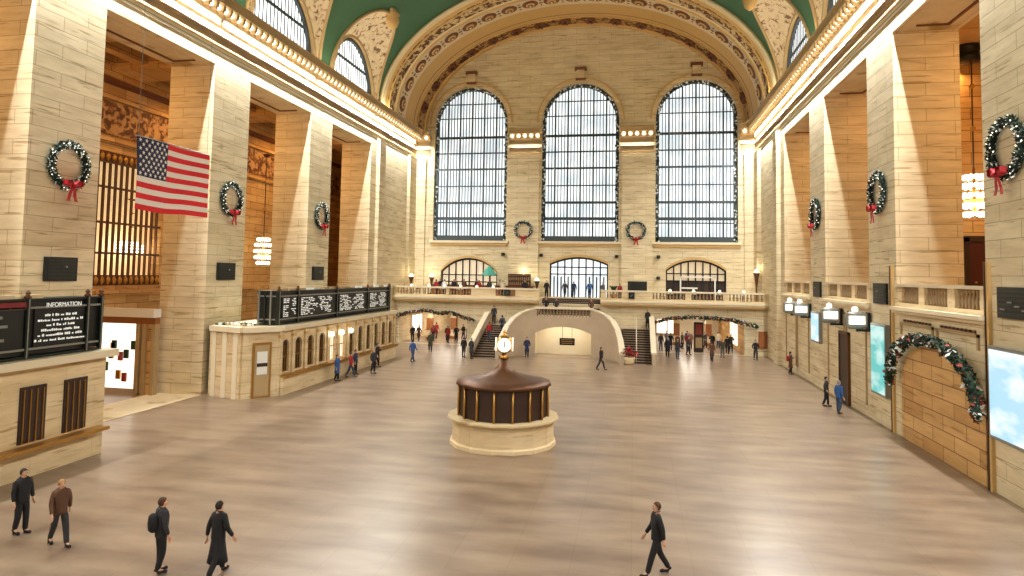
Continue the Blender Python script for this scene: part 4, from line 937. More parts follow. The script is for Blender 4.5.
def text(s, size, parent, loc, name, rz=PI/2, mat='lettering'):
    cu = bpy.data.curves.new(name, 'FONT'); cu.body = s; cu.size = size; cu.align_x = 'CENTER'; cu.extrude = .004; ob = bpy.data.objects.new(name, cu); C.objects.link(ob)
    me = bpy.data.meshes.new_from_object(ob.evaluated_get(bpy.context.evaluated_depsgraph_get())); bpy.data.objects.remove(ob)
    o = bpy.data.objects.new(name, me); C.objects.link(o); me.materials.clear(); me.materials.append(MATS[mat]); o.rotation_euler = (PI/2, 0, rz)
    o.parent = parent; o.location = Vector(loc)-parent_loc(parent); return o
text('INFORMATION', .22, ib, (-20.26, 20.5, 5.78), 'lettering')
rr = random.Random(9)
for r, w_ in enumerate((1.35, 1.9, 1.2, 1.6, 1.85, 2.1)):     # the centred lines, too soft to read in the photo
    m_ = MB(); y = 20.48-w_/2; z = 5.45-r*.175
    while y < 20.48+w_/2:
        L = rr.uniform(.03, .09); m_.box(-20.35, -20.335, y, min(y+L, 20.48+w_/2), z, z+rr.choice([.05, .07, .085]), 'lettering'); y += L+rr.choice([.03, .03, .09])
    o = m_.build('lettering', ib); o['kind'] = 'stuff'
# counter under the information board
t = thing('ticket_booth', 'pale stone ticket booth under the information board at the left edge', 'ticket booth', (-22, 18.5, 0))
m_ = MB(); m_.box(-24.2, -20.3, 13.0, 22.6, 0, 3.75, 'plain_limestone'); m_.build('wall', t); m_ = MB(); m_.box(-24.2, -19.95, 13, 22.85, 3.75, 4.02, 'cornice_stone'); m_.build('cornice', t)
for i in range(5):
    y = 14.2+i*1.75; g = MB(); g.box(-20.3, -20.24, y-.5, y+.5, 1.2, 3.1, 'door_dark'); w = g.build('ticket_window', t); b = MB()
    for q in range(4): b.box(-20.24, -20.2, y-.4+q*.25, y-.37+q*.25, 1.2, 3.0, 'brass')
    b.build('bars', w)
m_ = MB(); m_.box(-20.3, -19.8, 13.2, 22.4, 1.0, 1.12, 'brass'); m_.build('counter', t)
# small lit shop front in the first left opening
t = thing('shop_front', 'bright white shop front under a pale fascia in the first left opening', 'shop front', (-27, 33, 0))
m_ = MB(); m_.box(-31.9, -26.7, 33.0, 33.6, 4.4, 4.88, 'white_paint'); m_.build('fascia', t)
m_ = MB(); m_.box(-31.9, -26.75, 33.2, 33.6, 4.02, 4.4, 'wood'); m_.build('soffit', t)
m_ = MB(); m_.box(-31.9, -28.0, 33.4, 33.5, .3, 4.02, 'shop_light'); m_.build('lit_window', t)
for x in (-27.85, -27.45, -26.85): m_ = MB(); m_.box(x-.12, x+.12, 33.2, 33.55, 0, 4.02, 'cornice_tan'); m_.build('post', t)
m_ = MB(); m_.box(-27.4, -26.9, 33.35, 33.5, 0, 4.02, 'aisle_stone'); m_.build('door', t)
rr = random.Random(12); m_ = MB()
for i in range(14):
    x = -31+rr.random()*2.9; z = .5+rr.random()*2.3; m_.box(x-.14, x+.14, 33.26, 33.36, z, z+.5, rr.choice(['garland_red', 'plant', 'cornice_tan', 'brass']))
b = m_.build('window_display', t); b['kind'] = 'stuff'

# ---------------------------------------------------------------- information kiosk with the clock
t = thing('information_kiosk', 'round marble and brass information kiosk in the middle of the floor', 'kiosk', (-5.5, 28.2, 0))
m_ = MB(); m_.lathe((-5.5, 28.2, 0), [(2.3, 0), (2.3, .15), (2.2, .2), (2.2, 1.05), (2.4, 1.1), (2.4, 1.18), (0.1, 1.2)], 'plain_limestone', 16, False); m_.build('counter', t)
m_ = MB()
for i in range(16): a = 2*PI*i/16; m_.tube([(-5.5+1.95*math.cos(a), 28.2+1.95*math.sin(a), 1.18), (-5.5+1.95*math.cos(a), 28.2+1.95*math.sin(a), 2.44)], .05, 'brass')
m_.build('window_posts', t)
m_ = MB(); m_.lathe((-5.5, 28.2, 0), [(1.9, 1.2), (1.9, 2.45)], 'door_dark', 16, False); m_.build('glazing', t)
m_ = MB(); m_.lathe((-5.5, 28.2, 0), [(1.95, 2.45), (2.08, 2.5), (2.05, 2.62), (1.5, 2.72), (.6, 2.95), (.3, 3.2), (.2, 3.52)], 'bronze', 16); m_.build('roof', t)
t = thing('clock', 'brass clock with glowing opal faces above the information kiosk', 'clock', (-5.5, 28.2, 3.6))
m_ = MB(); m_.lathe((-5.5, 28.2, 3.55), [(.2, 0), (.25, .08), (.1, .15), (.1, .3)], 'brass', 12)
m_.lathe((-5.5, 28.2, 4.17), [(.2, -.34), (.33, -.25), (.36, 0), (.33, .25), (.2, .34)], 'brass', 16); m_.lathe((-5.5, 28.2, 4.5), [(.16, 0), (.12, .08), (.05, .12), (.08, .2), (.01, .3)], 'brass', 10); m_.build('case', t)
for q in range(4):
    a = q*PI/2-PI/2+.19; d = Vector((math.cos(a), math.sin(a), 0)); u = Vector((-d.y, d.x, 0)); c = Vector((-5.5, 28.2, 4.17))+d*.34
    m_ = MB(); vs = [c+u*.3*math.cos(2*PI*i/24)+Vector((0, 0, .3*math.sin(2*PI*i/24))) for i in range(24)]; v2 = [v+d*.05 for v in vs]
    m_.add(vs+v2, [tuple(range(24, 48))]+[(i, (i+1) % 24, 24+(i+1) % 24, 24+i) for i in range(24)], 'opal'); fc = m_.build('clock_face', t)
    h = MB(); e = c+d*.06
    for ang, L in ((0.05, .24), (PI+.02, .16)):
        w1 = u*math.cos(PI/2-ang)+Vector((0, 0, math.sin(PI/2-ang))); s_ = w1.cross(d)*.018; h.add([e-s_, e+s_, e+w1*L+s_*.5, e+w1*L-s_*.5], [(0, 1, 2, 3)], 'black_metal')
    h.build('hands', fc)

# ---------------------------------------------------------------- balcony bar and furniture
def torchere(x, y, z, label, h=2.3):
    t = thing('torchere', label, 'lamp', (x, y, z), 'standing torch lamps')
    m_ = MB(); m_.lathe((x, y, z), [(.22, 0), (.24, .1), (.1, .2), (.08, h*.5), (.12, h*.6), (.2, h*.85), (.28, h*.95), (.3, h)], 'bronze', 12); m_.build('stand', t)
    m_ = MB(); m_.lathe((x, y, z+h), [(.24, -.03), (.26, .1), (.15, .25), (.03, .35)], 'warm_glow', 10); m_.build('lamp_glow', t)
    l = bpy.data.lights.new('torch_light', 'POINT'); l.energy = 22; l.color = (1, .88, .6); l.shadow_soft_size = .2; o = bpy.data.objects.new('torch_light', l); o.location = (x, y, z+h+.6); C.objects.link(o)
torchere(11.85, 67.5, 4.9, 'tall bronze torch lamp standing on the balcony at the far right corner', 2.9)
torchere(-23.5, 67.5, 4.9, 'bronze torch lamp at the left end of the far balcony', 1.9)
torchere(-11.6, 69.3, 4.9, 'glowing torch lamp behind the bar below the left far wreath', 2.1)
torchere(-21.75, 69.2, 4.9, 'torch lamp left of the crowded balcony bar', 1.9)
torchere(-10.0, 68.6, 4.9, 'torch lamp at the right end of the bottle shelves', 1.7)
t = thing('bar_counter', 'long wooden bar counter on the left half of the far balcony', 'bar', (-16, 67.2, 4.9))
m_ = MB(); m_.box(-21.0, -10.2, 66.8, 67.4, 4.9, 5.95, 'wood'); m_.build('body', t); m_ = MB(); m_.box(-21.2, -10.0, 66.65, 67.5, 5.95, 6.05, 'door_red'); m_.build('counter_top', t)
t = thing('bottle_shelf', 'dark back bar shelf of bottles under the left far wreath', 'shelf', (-11.9, 68.5, 4.9))
m_ = MB(); m_.box(-13.1, -10.7, 68.5, 68.9, 4.9, 7.3, 'door_dark')
for z in (6.1, 6.6, 7.1): m_.box(-13.05, -10.75, 68.25, 68.5, z, z+.06, 'wood')
m_.build('rack', t)
bp = MB(); bp.lathe((0, 0, 0), [(.05, 0), (.05, .2), (.02, .27), (.02, .36)], 'cornice_tan', 6); bottle = bp.build('bottle'); first = True
for z in (6.16, 6.66):
    for i in range(11):
        o = bottle if first else bottle.copy()
        if not first: C.objects.link(o)
        first = False; o.location = (-12.95+i*.21, 68.38, z+.005); tag(o, 'small bottle standing on the dark back bar shelf', 'bottle', 'bottles on the back bar shelf')
        o.data.materials[0] = MATS['cornice_tan']
t = thing('parasol', 'teal green parasol standing at the left bar doorway', 'parasol', (-15.1, 68.3, 4.9))
m_ = MB(); m_.tube([(-15.1, 68.3, 4.9), (-15.1, 68.3, 8.0)], .04, 'wood'); m_.build('pole', t)
m_ = MB(); m_.lathe((-15.1, 68.3, 7.1), [(.85, 0), (.8, .08), (.45, .6), (.05, 1.0)], 'teal', 8, False); m_.build('canopy', t)
t = thing('television', 'dark television on the balcony right of the bright doorway', 'television', (.2, 67.0, 5.6))
m_ = MB(); m_.box(-.55, 1.35, 66.9, 67.05, 5.75, 6.75, 'black_metal'); m_.build('screen', t); m_ = MB(); m_.box(.3, .5, 66.95, 67.05, 4.9, 5.75, 'black_metal'); m_.box(0, .8, 66.8, 67.2, 4.9, 4.96, 'black_metal'); m_.build('stand', t)
t = thing('potted_palm', 'small potted palm beside the bright balcony doorway', 'plant', (-2.0, 68.5, 4.9)); m_ = MB(); m_.lathe((-2, 68.5, 4.9), [(.2, 0), (.3, .5), (.27, .5)], 'wood', 10); m_.build('pot', t); m_ = MB(); rr = random.Random(8)
for i in range(14):
    a = 2*PI*i/14; pts = [(-2+q*.6*math.cos(a)*(.5+.5*rr.random()), 68.5+q*.6*math.sin(a), 5.4+1.7*q-.9*q*q) for q in (0, .3, .6, .9)]
    for p_, q_ in zip(pts, pts[1:]): m_.add([(p_[0]-.06, p_[1], p_[2]), (p_[0]+.06, p_[1], p_[2]), (q_[0]+.05, q_[1], q_[2]), (q_[0]-.05, q_[1], q_[2])], [(0, 1, 2, 3)], 'plant')
m_.build('fronds', t)
# tables with small lamps at the balcony edge
def table_set():
    t = bpy.data.objects.new('cafe_table', None); C.objects.link(t)
    m_ = MB(); m_.lathe((0, 0, .7), [(.4, 0), (.42, .02), (.42, .05)], 'white_paint', 14); m_.build('table_top', t); m_ = MB(); m_.lathe((0, 0, 0), [(.25, 0), (.25, .03), (.04, .06), (.04, .7)], 'black_metal', 8); m_.build('leg', t); return t
def lamp_():
    t = bpy.data.objects.new('table_lamp', None); C.objects.link(t)
    m_ = MB(); m_.lathe((0, 0, 0), [(.07, 0), (.02, .03), (.02, .22)], 'brass', 8); m_.build('stem', t); m_ = MB(); m_.lathe((0, 0, .2), [(.16, 0), (.08, .2)], 'warm_glow', 10); m_.build('lamp_shade', t); return t
def chair_():
    t = bpy.data.objects.new('cafe_chair', None); C.objects.link(t)
    m_ = MB(); m_.box(-.2, .2, -.2, .2, .43, .47, 'garland_red'); m_.build('seat', t); m_ = MB(); m_.box(-.2, .2, .18, .22, .6, .98, 'garland_red'); m_.build('backrest', t)
    for x in (-.17, .17):
        for y in (-.17, .17): m_ = MB(); m_.tube([(x, y, 0), (x, y, .44 if y < 0 else .9)], .018, 'door_dark'); m_.build('leg', t)
    return t
T0, L0, C0 = table_set(), lamp_(), chair_(); used = False
xs = [-22.8, -20.9, -19.2, -17.5, -15.8, -14.1, 3.4, 5.6, 8.0, 10.2]
where = ['at the left end of the far balcony', 'second from the left end of the far balcony', 'before the left part of the bar', 'before the lit doorway of the bar', 'below the teal parasol', 'just left of the black speaker box, far balcony', 'left of the dark arched doorway', 'before the dark arched doorway, left one', 'before the dark arched doorway, right one', 'near the tall torch lamp']
for i, (x, wh) in enumerate(zip(xs, where)):
    T = T0 if i == 0 else copy_tree(T0); L = L0 if i == 0 else copy_tree(L0)
    T.location = (x, 65.3, 4.9); L.location = (x+.1, 65.3, 5.65)
    tag(T, 'small white round cafe table '+wh, 'table', 'cafe tables on the far balcony'); tag(L, 'small glowing table lamp '+wh, 'lamp', 'table lamps on the far balcony')
    for q in (-1, 1):
        c_ = C0 if not used else copy_tree(C0); used = True; c_.location = (x+q*.58, 65.35, 4.9); c_.rotation_euler = (0, 0, -q*PI/2)
        tag(c_, 'red cafe chair on the '+('window' if q < 0 else 'hall')+' side of the table '+wh if 0 else 'red cafe chair '+('left' if q < 0 else 'right')+' of the table '+wh, 'chair', 'cafe chairs on the far balcony')
# ticket barrier machines at the far floor
# ---------------------------------------------------------------- people
def skin_mesh(name, pts, edges, mat, root=0, sub=1):
    me = bpy.data.meshes.new(name); me.from_pydata([p[0] for p in pts], edges, []); ob = bpy.data.objects.new(name, me); C.objects.link(ob)
    m = ob.modifiers.new('s', 'SKIN'); m.use_smooth_shade = True
    for i, p in enumerate(pts): v = me.skin_vertices[0].data[i]; v.radius = p[1]; v.use_root = (i == root)
    if sub: q = ob.modifiers.new('d', 'SUBSURF'); q.levels = sub; q.render_levels = sub
    dg = bpy.context.evaluated_depsgraph_get(); nm = bpy.data.meshes.new_from_object(ob.evaluated_get(dg)); bpy.data.objects.remove(ob); nm.name = name
    nm.materials.clear(); nm.materials.append(MATS[mat])
    for p in nm.polygons: p.use_smooth = True
    return nm
def body_parts(stride, arm, hands=True):
    """meshes of one pose, facing -Y, feet at z=0"""
    g = stride
    J = dict(pel=(0, 0, .95), sp=(0, 0, 1.12), ch=(0, -.01, 1.33), nb=(0, .0, 1.47), nk=(0, -.01, 1.54), h1=(0, -.03, 1.60), h2=(0, -.015, 1.67), h3=(0, -.005, 1.72))
    legs = {}
    for s in (-1, 1):
        d = g*s; legs[s] = [(s*.09, 0, .9), (s*.10, -d*.5-.02, .49), (s*.10, -d+(.08 if d < 0 else 0), .09+(.05 if d < 0 else 0)), (s*.12, -d-.16+(.06 if d < 0 else 0), .035)]
    arms = {}
    for s in (-1, 1):
        if arm == 'phone' and s == 1: arms[s] = [(s*.18, 0, 1.42), (s*.25, -.02, 1.16), (s*.14, -.25, 1.28), (s*.11, -.32, 1.33)]
        elif arm == 'pocket': arms[s] = [(s*.18, 0, 1.42), (s*.27, .06, 1.16), (s*.2, -.05, .98), (s*.17, -.09, .93)]
        else: d = -g*s*.7; arms[s] = [(s*.18, 0, 1.42), (s*.24, .02-d*.3, 1.15), (s*.26, -.05-d*.8, .92), (s*.265, -.07-d*.95, .84)]
    P, E = [], []
    def add(p, r, par=None):
        P.append((p, r if isinstance(r, tuple) else (r, r)))
        if par is not None: E.append((par, len(P)-1))
        return len(P)-1
    a = add(J['pel'], (.14, .10)); b = add(J['sp'], (.12, .09), a); c = add(J['ch'], (.15, .10), b); d_ = add(J['nb'], .07, c); e = add(J['nk'], .052, d_); e = add(J['h1'], (.062, .078), e); nose = e; e = add(J['h2'], (.073, .09), e); e = add(J['h3'], (.055, .068), e)
    add((0, -.128, 1.615), .014, nose)
    for s in (-1, 1):
        k = add(legs[s][0], .085, a); k = add(legs[s][1], .058, k); k = add(legs[s][2], .04, k); add(legs[s][3], .035, k)
        k = add(arms[s][0], .055, c); k = add(arms[s][1], .042, k); k = add(arms[s][2], .028, k); k = add(arms[s][3], (.036, .02), k)
        if hands:
            w = Vector(arms[s][3]); dr = (w-Vector(arms[s][2])).normalized(); sd = Vector((0, 1, 0)) if abs(dr.y) < .7 else Vector((1, 0, 0)); sd = (sd-dr*sd.dot(dr)).normalized(); cu = dr.cross(sd)
            for q, L in enumerate((.07, .08, .075, .06)):
                o_ = sd*(q-1.5)*.021; f1 = w+dr*.04+o_; f2 = f1+dr*L*.5+cu*.008*s; f3 = f2+dr*L*.4+cu*.02*s
                k1 = add(tuple(f1), .0095, k); k2 = add(tuple(f2), .0085, k1); add(tuple(f3), .0075, k2)
            t1 = w-sd*.035+dr*.0; t2 = w-sd*.055+dr*.04; k1 = add(tuple(t1), .011, k); add(tuple(t2), .009, k1)
    body = skin_mesh('body', P, E, 'skin', 0, 1)
    P, E = [], []; a0 = add((0, 0, .80), (.20, .165)); a = add((0, 0, .92), (.195, .16), a0); b = add(J['sp'], (.175, .14), a); c = add(J['ch'], (.20, .15), b); c2 = add((0, .0, 1.46), (.12, .10), c); add((0, .0, 1.55), (.08, .08), c2)
    for s in (-1, 1):
        k = add(arms[s][0], .085, c); k = add(arms[s][1], .066, k); w = Vector(arms[s][1]).lerp(Vector(arms[s][2]), .6); k = add(tuple(w), .055, k); add(arms[s][2], .05, k)
    jacket = skin_mesh('jacket', P, E, 'cloth_black', 0, 1)
    P, E = [], []; a0 = add((0, 0, 1.02), (.165, .13)); a = add((0, 0, .92), (.175, .145), a0)
    for s in (-1, 1): k = add(legs[s][0], .108, a); k = add(legs[s][1], .085, k); w = Vector(legs[s][1]).lerp(Vector(legs[s][2]), .8); k = add(tuple(w), .072, k); add(tuple(Vector(legs[s][2])-Vector((0, 0, .02))), .07, k)
    trousers = skin_mesh('trousers', P, E, 'cloth_charcoal', 0, 1)
    shoes = []
    for s in (-1, 1):
        an, to = Vector(legs[s][2]), Vector(legs[s][3]); P, E = [], []; a = add((an.x, an.y+.04, to.z+.015), (.052, .055)); b = add(tuple(an.lerp(to, .5)+Vector((0, 0, -.02))), (.055, .05), a); add((to.x, to.y-.05, to.z), (.048, .036), b); add((an.x, an.y+.01, an.z+.02), .055, a); shoes.append(skin_mesh('shoe', P, E, 'cloth_black', 0, 1))
    hm = MB(); vs, fs = [], []; nu, nv = 18, 12
    for i in range(nv+1):
        for q in range(nu): th, ph = PI*i/nv, 2*PI*q/nu; vs.append((.086*math.sin(th)*math.cos(ph), .006+.106*math.sin(th)*math.sin(ph), 1.655+.112*math.cos(th)))
    for i in range(nv):
        for q in range(nu):
            f_ = (i*nu+q, i*nu+(q+1) % nu, (i+1)*nu+(q+1) % nu, (i+1)*nu+q); cy = sum(vs[j][1] for j in f_)/4; cz = sum(vs[j][2] for j in f_)/4
            if cz > 1.712-.0*cy or (cy > .0 and cz > 1.585) or (cy > -.045 and cz > 1.655): fs.append(f_)
    hm.add(vs, fs, 'hair_dark', True); hair = hm
    lh = MB(); lh.lathe((0, .055, 1.58), [(.05, -.24), (.085, -.15), (.09, 0), (.07, .09)], 'hair_dark', 10, True, 1.0, .6); 
    ey = []
    for s in (-1, 1): e_ = MB(); e_.ball((s*.027, -.098, 1.655), .011, 'cloth_black', 6, 4); ey.append(e_)
    coat = MB(); coat.lathe((0, 0, 0), [(.215, .52), (.2, .62), (.175, .9), (.165, 1.1), (.16, 1.15)], 'cloth_black', 14, True, 1, .8)
    skirt = MB(); skirt.lathe((0, 0, 0), [(.26, .34), (.22, .55), (.165, .9), (.14, 1.02)], 'cloth_black', 14, True, 1, .85)
    pack = MB(); pack.lathe((0, .2, 1.0), [(.08, 0), (.14, .05), (.16, .2), (.14, .36), (.06, .42)], 'cloth_black', 10, True, 1, .7)
    return dict(body=body, jacket=jacket, trousers=trousers, shoe=shoes, hair=hair, long_hair=lh, eye=ey, coat=coat, skirt=skirt, pack=pack)
POSES = {}
def mesh_of(mb, name):
    o = mb.build(name); me = o.data; bpy.data.objects.remove(o); return me
for nm, g, ar in (('stand', .02, 'rest'), ('walk', .26, 'rest'), ('phone', .05, 'phone'), ('pocket', .08, 'pocket')):
    d = body_parts(g, ar)
    for k_ in ('hair', 'long_hair', 'coat', 'skirt', 'pack'): d[k_] = mesh_of(d[k_], k_)
    d['eye'] = [mesh_of(x, 'eye') for x in d['eye']]; POSES[nm] = d
def person(x, y, z, rz, pose, jacket, trousers, hair, label, group, h=1.75, extra=()):
    D = POSES[pose]; t = thing('person', label, 'person', (x, y, z), group); t.rotation_euler = (0, 0, rz); t.scale = (h/1.78,)*3
    def part(nm, me, mat=None, pn=None):
        o = bpy.data.objects.new(nm, me); C.objects.link(o); o.parent = t
        if mat: o.material_slots[0].link = 'OBJECT'; o.material_slots[0].material = MATS[mat]
        return o
    part('body', D['body']); part('jacket', D['jacket'], 'cloth_'+jacket); part('trousers', D['trousers'], 'cloth_'+trousers)
    for s_ in D['shoe']: part('shoe', s_, 'cloth_brown' if trousers == 'denim' else 'cloth_black')
    part('hair', D['hair'], 'hair_'+hair)
    for e_ in D['eye']: part('eye', e_)
    for q in extra:
        if q == 'long_hair': part('hair', D['long_hair'], 'hair_'+hair)
        elif q.startswith('pack'): part('backpack', D['pack'], 'cloth_'+q.split('_')[1])
        else: part(q, D[q], 'cloth_'+jacket)
    return t
F = 'people on the concourse floor'; B_ = 'people on the far balcony'; Pg = 'people in the passages'
# floor, named by place
person(-17.6, 51.4, 0, 2.8, 'walk', 'blue', 'denim', 'dark', 'person in a blue jacket walking before the left passage', F, 1.8)
person(-18.3, 58.3, 0, .3, 'stand', 'olive', 'black', 'brown', 'person with long brown hair in an olive coat standing before the left passage', F, 1.85, ('coat', 'long_hair'))
person(-14.35, 55.3, 0, 3.0, 'stand', 'black', 'charcoal', 'dark', 'person in black standing at the foot of the left stair, left one of two', F, 1.78)
person(-13.5, 54.6, 0, 2.6, 'pocket', 'charcoal', 'black', 'grey', 'person in dark grey standing at the foot of the left stair, right one of two', F, 1.8, ('coat',))
person(-9.1, 57.0, 0, .1, 'pocket', 'navy', 'black', 'dark', 'person in navy standing against the staircase front', F, 1.8, ('coat',))
person(-2.4, 51.4, 0, 1.2, 'walk', 'black', 'charcoal', 'dark', 'person in black walking before the stair recess', F, 1.75)
person(6.75, 59.6, 0, 2.9, 'walk', 'brown', 'black', 'brown', 'person in a brown coat heading into the right passage', F, 1.7, ('coat',))
person(8.0, 62.4, 0, 3.3, 'stand', 'olive', 'grey', 'blond', 'blond person in olive at the right passage mouth', F, 1.75, ('long_hair',))
person(10.75, 61.8, 0, 0, 'pocket', 'black', 'charcoal', 'dark', 'person in black standing below the end of the right garland', F, 1.8)
person(11.8, 53.3, 0, 1.5, 'phone', 'brown', 'black', 'dark', 'person in a brown coat with a red bag by the right wall', F, 1.75, ('coat', 'pack_red'))
person(-19.1, 47.6, 0, 1.57, 'phone', 'black', 'black', 'dark', 'tall person in black at the ticket windows below the departure board', F, 1.85, ('coat',))
person(-18.2, 44.6, 0, 1.2, 'stand', 'charcoal', 'black', 'grey', 'person in charcoal below the middle of the departure board', F, 1.75)
person(-19.2, 43.8, 0, 1.57, 'stand', 'navy', 'black', 'dark', 'person in navy at the lit ticket window', F, 1.75)
person(-19.0, 42.6, 0, 1.7, 'walk', 'red', 'denim', 'brown', 'person in a red jacket at the ticket windows', F, 1.7)
person(-19.2, 40.9, 0, 1.5, 'stand', 'blue', 'black', 'dark', 'person in a blue coat at the ticket windows beside the red jacket', F, 1.75, ('coat',))
person(11.0, 38.6, 0, 2.0, 'stand', 'blue', 'denim', 'grey', 'person in blue beside the teal screen', F, 1.8)
person(10.9, 40.6, 0, 1.1, 'pocket', 'charcoal', 'black', 'dark', 'person in dark grey beside the dark doorway of the right wall', F, 1.7)
# near the camera, cut by the picture's lower edge
person(-9.6, 14.35, 0, 2.9, 'walk', 'black', 'black', 'dark', 'nearest person in a long black coat at the lower edge, left of the middle', F, 1.75, ('coat', 'skirt'))
person(-11.0, 14.2, 0, 2.6, 'stand', 'charcoal', 'black', 'brown', 'person in charcoal with a black backpack beside the long black coat, lower edge', F, 1.78, ('pack_black',))
person(.6, 16.7, 0, -1.3, 'walk', 'black', 'black', 'brown', 'lone person in black walking near the lower edge, right of the middle', F, 1.75)
person(-14.6, 15.0, 0, 1.1, 'walk', 'brown', 'charcoal', 'blond', 'person in brown by the information board booth, lower left corner', F, 1.7)
person(-16.2, 15.4, 0, 1.4, 'stand', 'black', 'black', 'dark', 'person in black nearest to the information board booth, lower left corner', F, 1.75, ('pack_black',))
# stairs
person(1.35, 62.9, 2.38, .4, 'stand', 'black', 'black', 'dark', 'person in black at the top of the right stair', 'people on the stairs', 1.8, ('coat',))
person(-13.35, 62.9, 2.38, .2, 'stand', 'charcoal', 'black', 'dark', 'person in charcoal at the top of the left stair', 'people on the stairs', 1.8)
person(-12.9, 58.9, 1.19, 3.1, 'walk', 'red', 'denim', 'brown', 'person in red climbing the left stair', 'people on the stairs', 1.7)
person(-12.0, 60.3, 1.7, 3.1, 'walk', 'grey', 'black', 'dark', 'person in grey climbing the left stair behind the clock', 'people on the stairs', 1.75, ('pack_navy',))
# balcony
person(-8.75, 66.95, 4.9, .3, 'stand', 'black', 'black', 'grey', 'person in black at the end of the left balcony rail', B_, 1.8, ('coat',))
person(-7.0, 68.2, 4.9, 2.9, 'walk', 'charcoal', 'black', 'dark', 'dark clad person in the left part of the bright doorway', B_, 1.75)
person(-6.1, 68.6, 4.9, 3.1, 'stand', 'navy', 'navy', 'brown', 'person in navy in the middle of the bright doorway', B_, 1.75)
person(-4.4, 67.6, 4.9, 3.1, 'walk', 'blue', 'navy', 'dark', 'person in blue in the right part of the bright doorway', B_, 1.8)
person(-3.0, 66.9, 4.9, .8, 'pocket', 'grey', 'black', 'grey', 'person in grey at the end of the right balcony rail', B_, 1.75)
person(-1.3, 66.2, 4.9, .4, 'stand', 'red', 'black', 'brown', 'person in red behind the right balcony rail', B_, 1.6)
BL = [(-20.3, 'red', 'at the left end of the bar'), (-19.4, 'white', 'second at the bar from its left end'), (-18.4, 'black', 'third at the bar from its left end'), (-17.3, 'brown', 'at the bar left of the parasol'), (-15.7, 'red', 'at the bar right of the parasol'), (-14.6, 'charcoal', 'at the bar above the black speaker box'), (-13.2, 'cream', 'at the bar before the bottle shelf'), (-10.9, 'black', 'at the right end of the bar')]
for i, (x, c_, wh) in enumerate(BL):
    person(x, 66.25, 4.9, PI+.2*(i % 3-1), ('stand', 'pocket', 'phone')[i % 3], c_, 'black', ('dark', 'brown', 'blond', 'grey')[i % 4], 'person in %s %s' % (c_, wh), B_, 1.7+.03*(i % 4))
# passages
PP = [(-22.4, 67.2, 'brown', 'by the left wall of the left passage'), (-20.9, 67.5, 'charcoal', 'in the left passage with a red bag'), (-18.9, 66.3, 'red', 'in red at the middle of the left passage'), (-18.2, 66.9, 'black', 'in black at the middle of the left passage'), (-17.3, 68.2, 'grey', 'by the right wall of the left passage'), (-19.9, 72.5, 'cream', 'in cream deep in the left passage'),
      (3.1, 61.6, 'black', 'at the left jamb of the right passage'), (3.9, 60.2, 'charcoal', 'before the left jamb of the right passage'), (4.3, 66.5, 'brown', 'entering the right passage, leftmost of the crowd'), (4.9, 68.5, 'black', 'in the crowd of the right passage'), (5.3, 66.9, 'garland', 'in dark red in the right passage'), (7.7, 67.8, 'black', 'in the right passage by the poster stand'), (5.6, 71.2, 'navy', 'in navy deep in the right passage'), (8.6, 70.4, 'cream', 'in cream deep in the right passage'), (3.4, 69.5, 'grey', 'by the left wall of the right passage'), (9.4, 67.2, 'olive', 'by the right wall of the right passage')]
for i, (x, y, c_, wh) in enumerate(PP):
    c2_ = 'red' if c_ == 'garland' else c_
    person(x, y, 0, (0, 3.1, 2.8, .3, 1.2)[i % 5], ('walk', 'stand', 'pocket', 'phone')[i % 4], c2_, ('black', 'denim', 'charcoal')[i % 3], ('dark', 'brown', 'grey', 'blond')[i % 4], 'person '+wh+({'brown': ' in brown', 'charcoal': ' in charcoal', 'grey': ' in grey', 'black': ' in black', 'olive': ' in olive'}.get(c_, '') if ' in '+c_ not in wh and c_ != 'garland' else ''), Pg, 1.68+.04*(i % 4), ('pack_red',) if i == 1 else (('coat',) if i % 3 == 0 else ()))
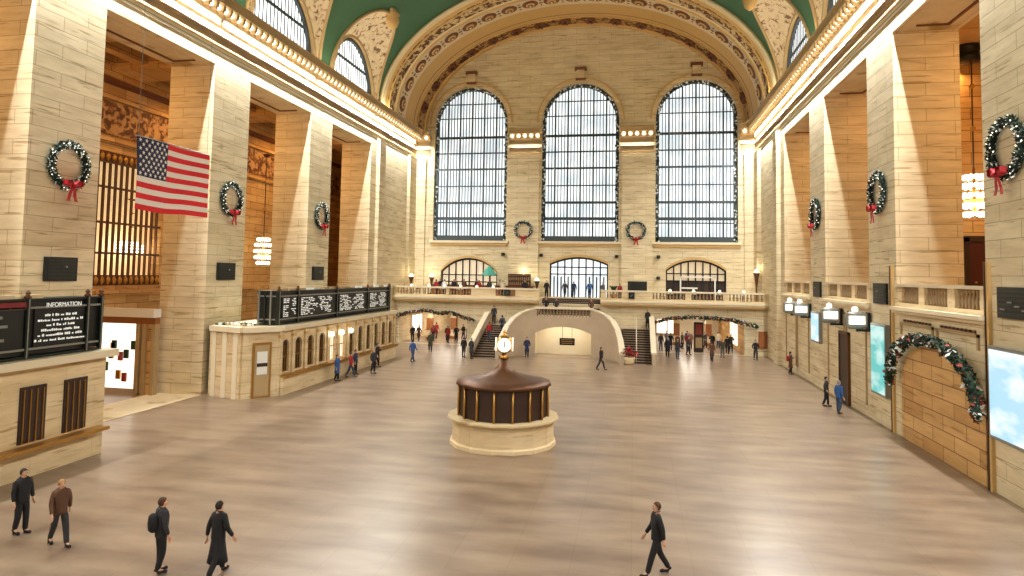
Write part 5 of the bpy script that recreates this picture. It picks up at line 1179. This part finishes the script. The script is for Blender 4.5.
for i, (x, y, c_, wh) in enumerate([(2.7, 66.4, 'charcoal', 'just inside the left jamb of the right passage'), (3.7, 67.5, 'black', 'at the mouth of the right passage, in the thick of the crowd'), (5.1, 63.6, 'charcoal', 'outside the right passage mouth before the crowd'), (5.7, 68.9, 'brown', 'right behind the crowd of the right passage'), (8.9, 66.0, 'black', 'in black right of the poster stand'), (7.3, 70.0, 'charcoal', 'deep behind the poster stand'), (-22.7, 66.1, 'black', 'leaning by the left end of the left garland'), (-21.5, 70.6, 'red', 'behind the column of the left passage'), (-18.3, 70.2, 'black', 'deep in the left passage near its middle'), (-19.3, 67.4, 'charcoal', 'in the left passage behind the red jacket')]):
    person(x, y, 0, (.2, 3.0, 1.0)[i % 3], ('stand', 'walk', 'pocket')[i % 3], c_, 'black', ('dark', 'brown')[i % 2], 'person in '+c_+' '+wh if ' in '+c_ not in wh else 'person '+wh, Pg, 1.7+.03*(i % 4), ('coat',) if i % 2 else ())
for x, y, z, c_, wh in ((-8.2, 62.6, 3.4, 'black', 'on the landing left of its middle, behind the swelling parapet'), (-7.2, 62.4, 3.4, 'charcoal', 'on the landing behind the swelling parapet, right one of two'), (-3.9, 62.5, 3.4, 'brown', 'at the right end of the landing behind the swelling parapet')):
    person(x, y, z, .3, 'pocket', c_, 'black', 'dark', 'person in '+c_+' '+wh, 'people on the stairs', 1.66)
for i, (x, c_, wh) in enumerate(((-20.6, 'black', 'left end'), (-18.9, 'grey', 'left half'), (-17.9, 'red', 'centre, left one'), (-16.5, 'black', 'centre, right one'), (-14.0, 'cream', 'right half'))):
    person(x, 68.6, 4.9, .2*(i % 2), ('stand', 'phone')[i % 2], c_, 'black', ('dark', 'brown', 'blond')[i % 3], 'bar server in '+c_+' behind the bar counter, '+wh, B_, 1.75)
world = bpy.data.worlds.new('world'); bpy.context.scene.world = world; world.use_nodes = True
world.node_tree.nodes['Background'].inputs[0].default_value = (.75, .85, 1, 1); world.node_tree.nodes['Background'].inputs[1].default_value = .6
vs_ = bpy.context.scene.view_settings
vs_.view_transform = 'Standard'; vs_.look = 'None'; vs_.gamma = 1; vs_.exposure = 0.03; vs_.use_curve_mapping = False
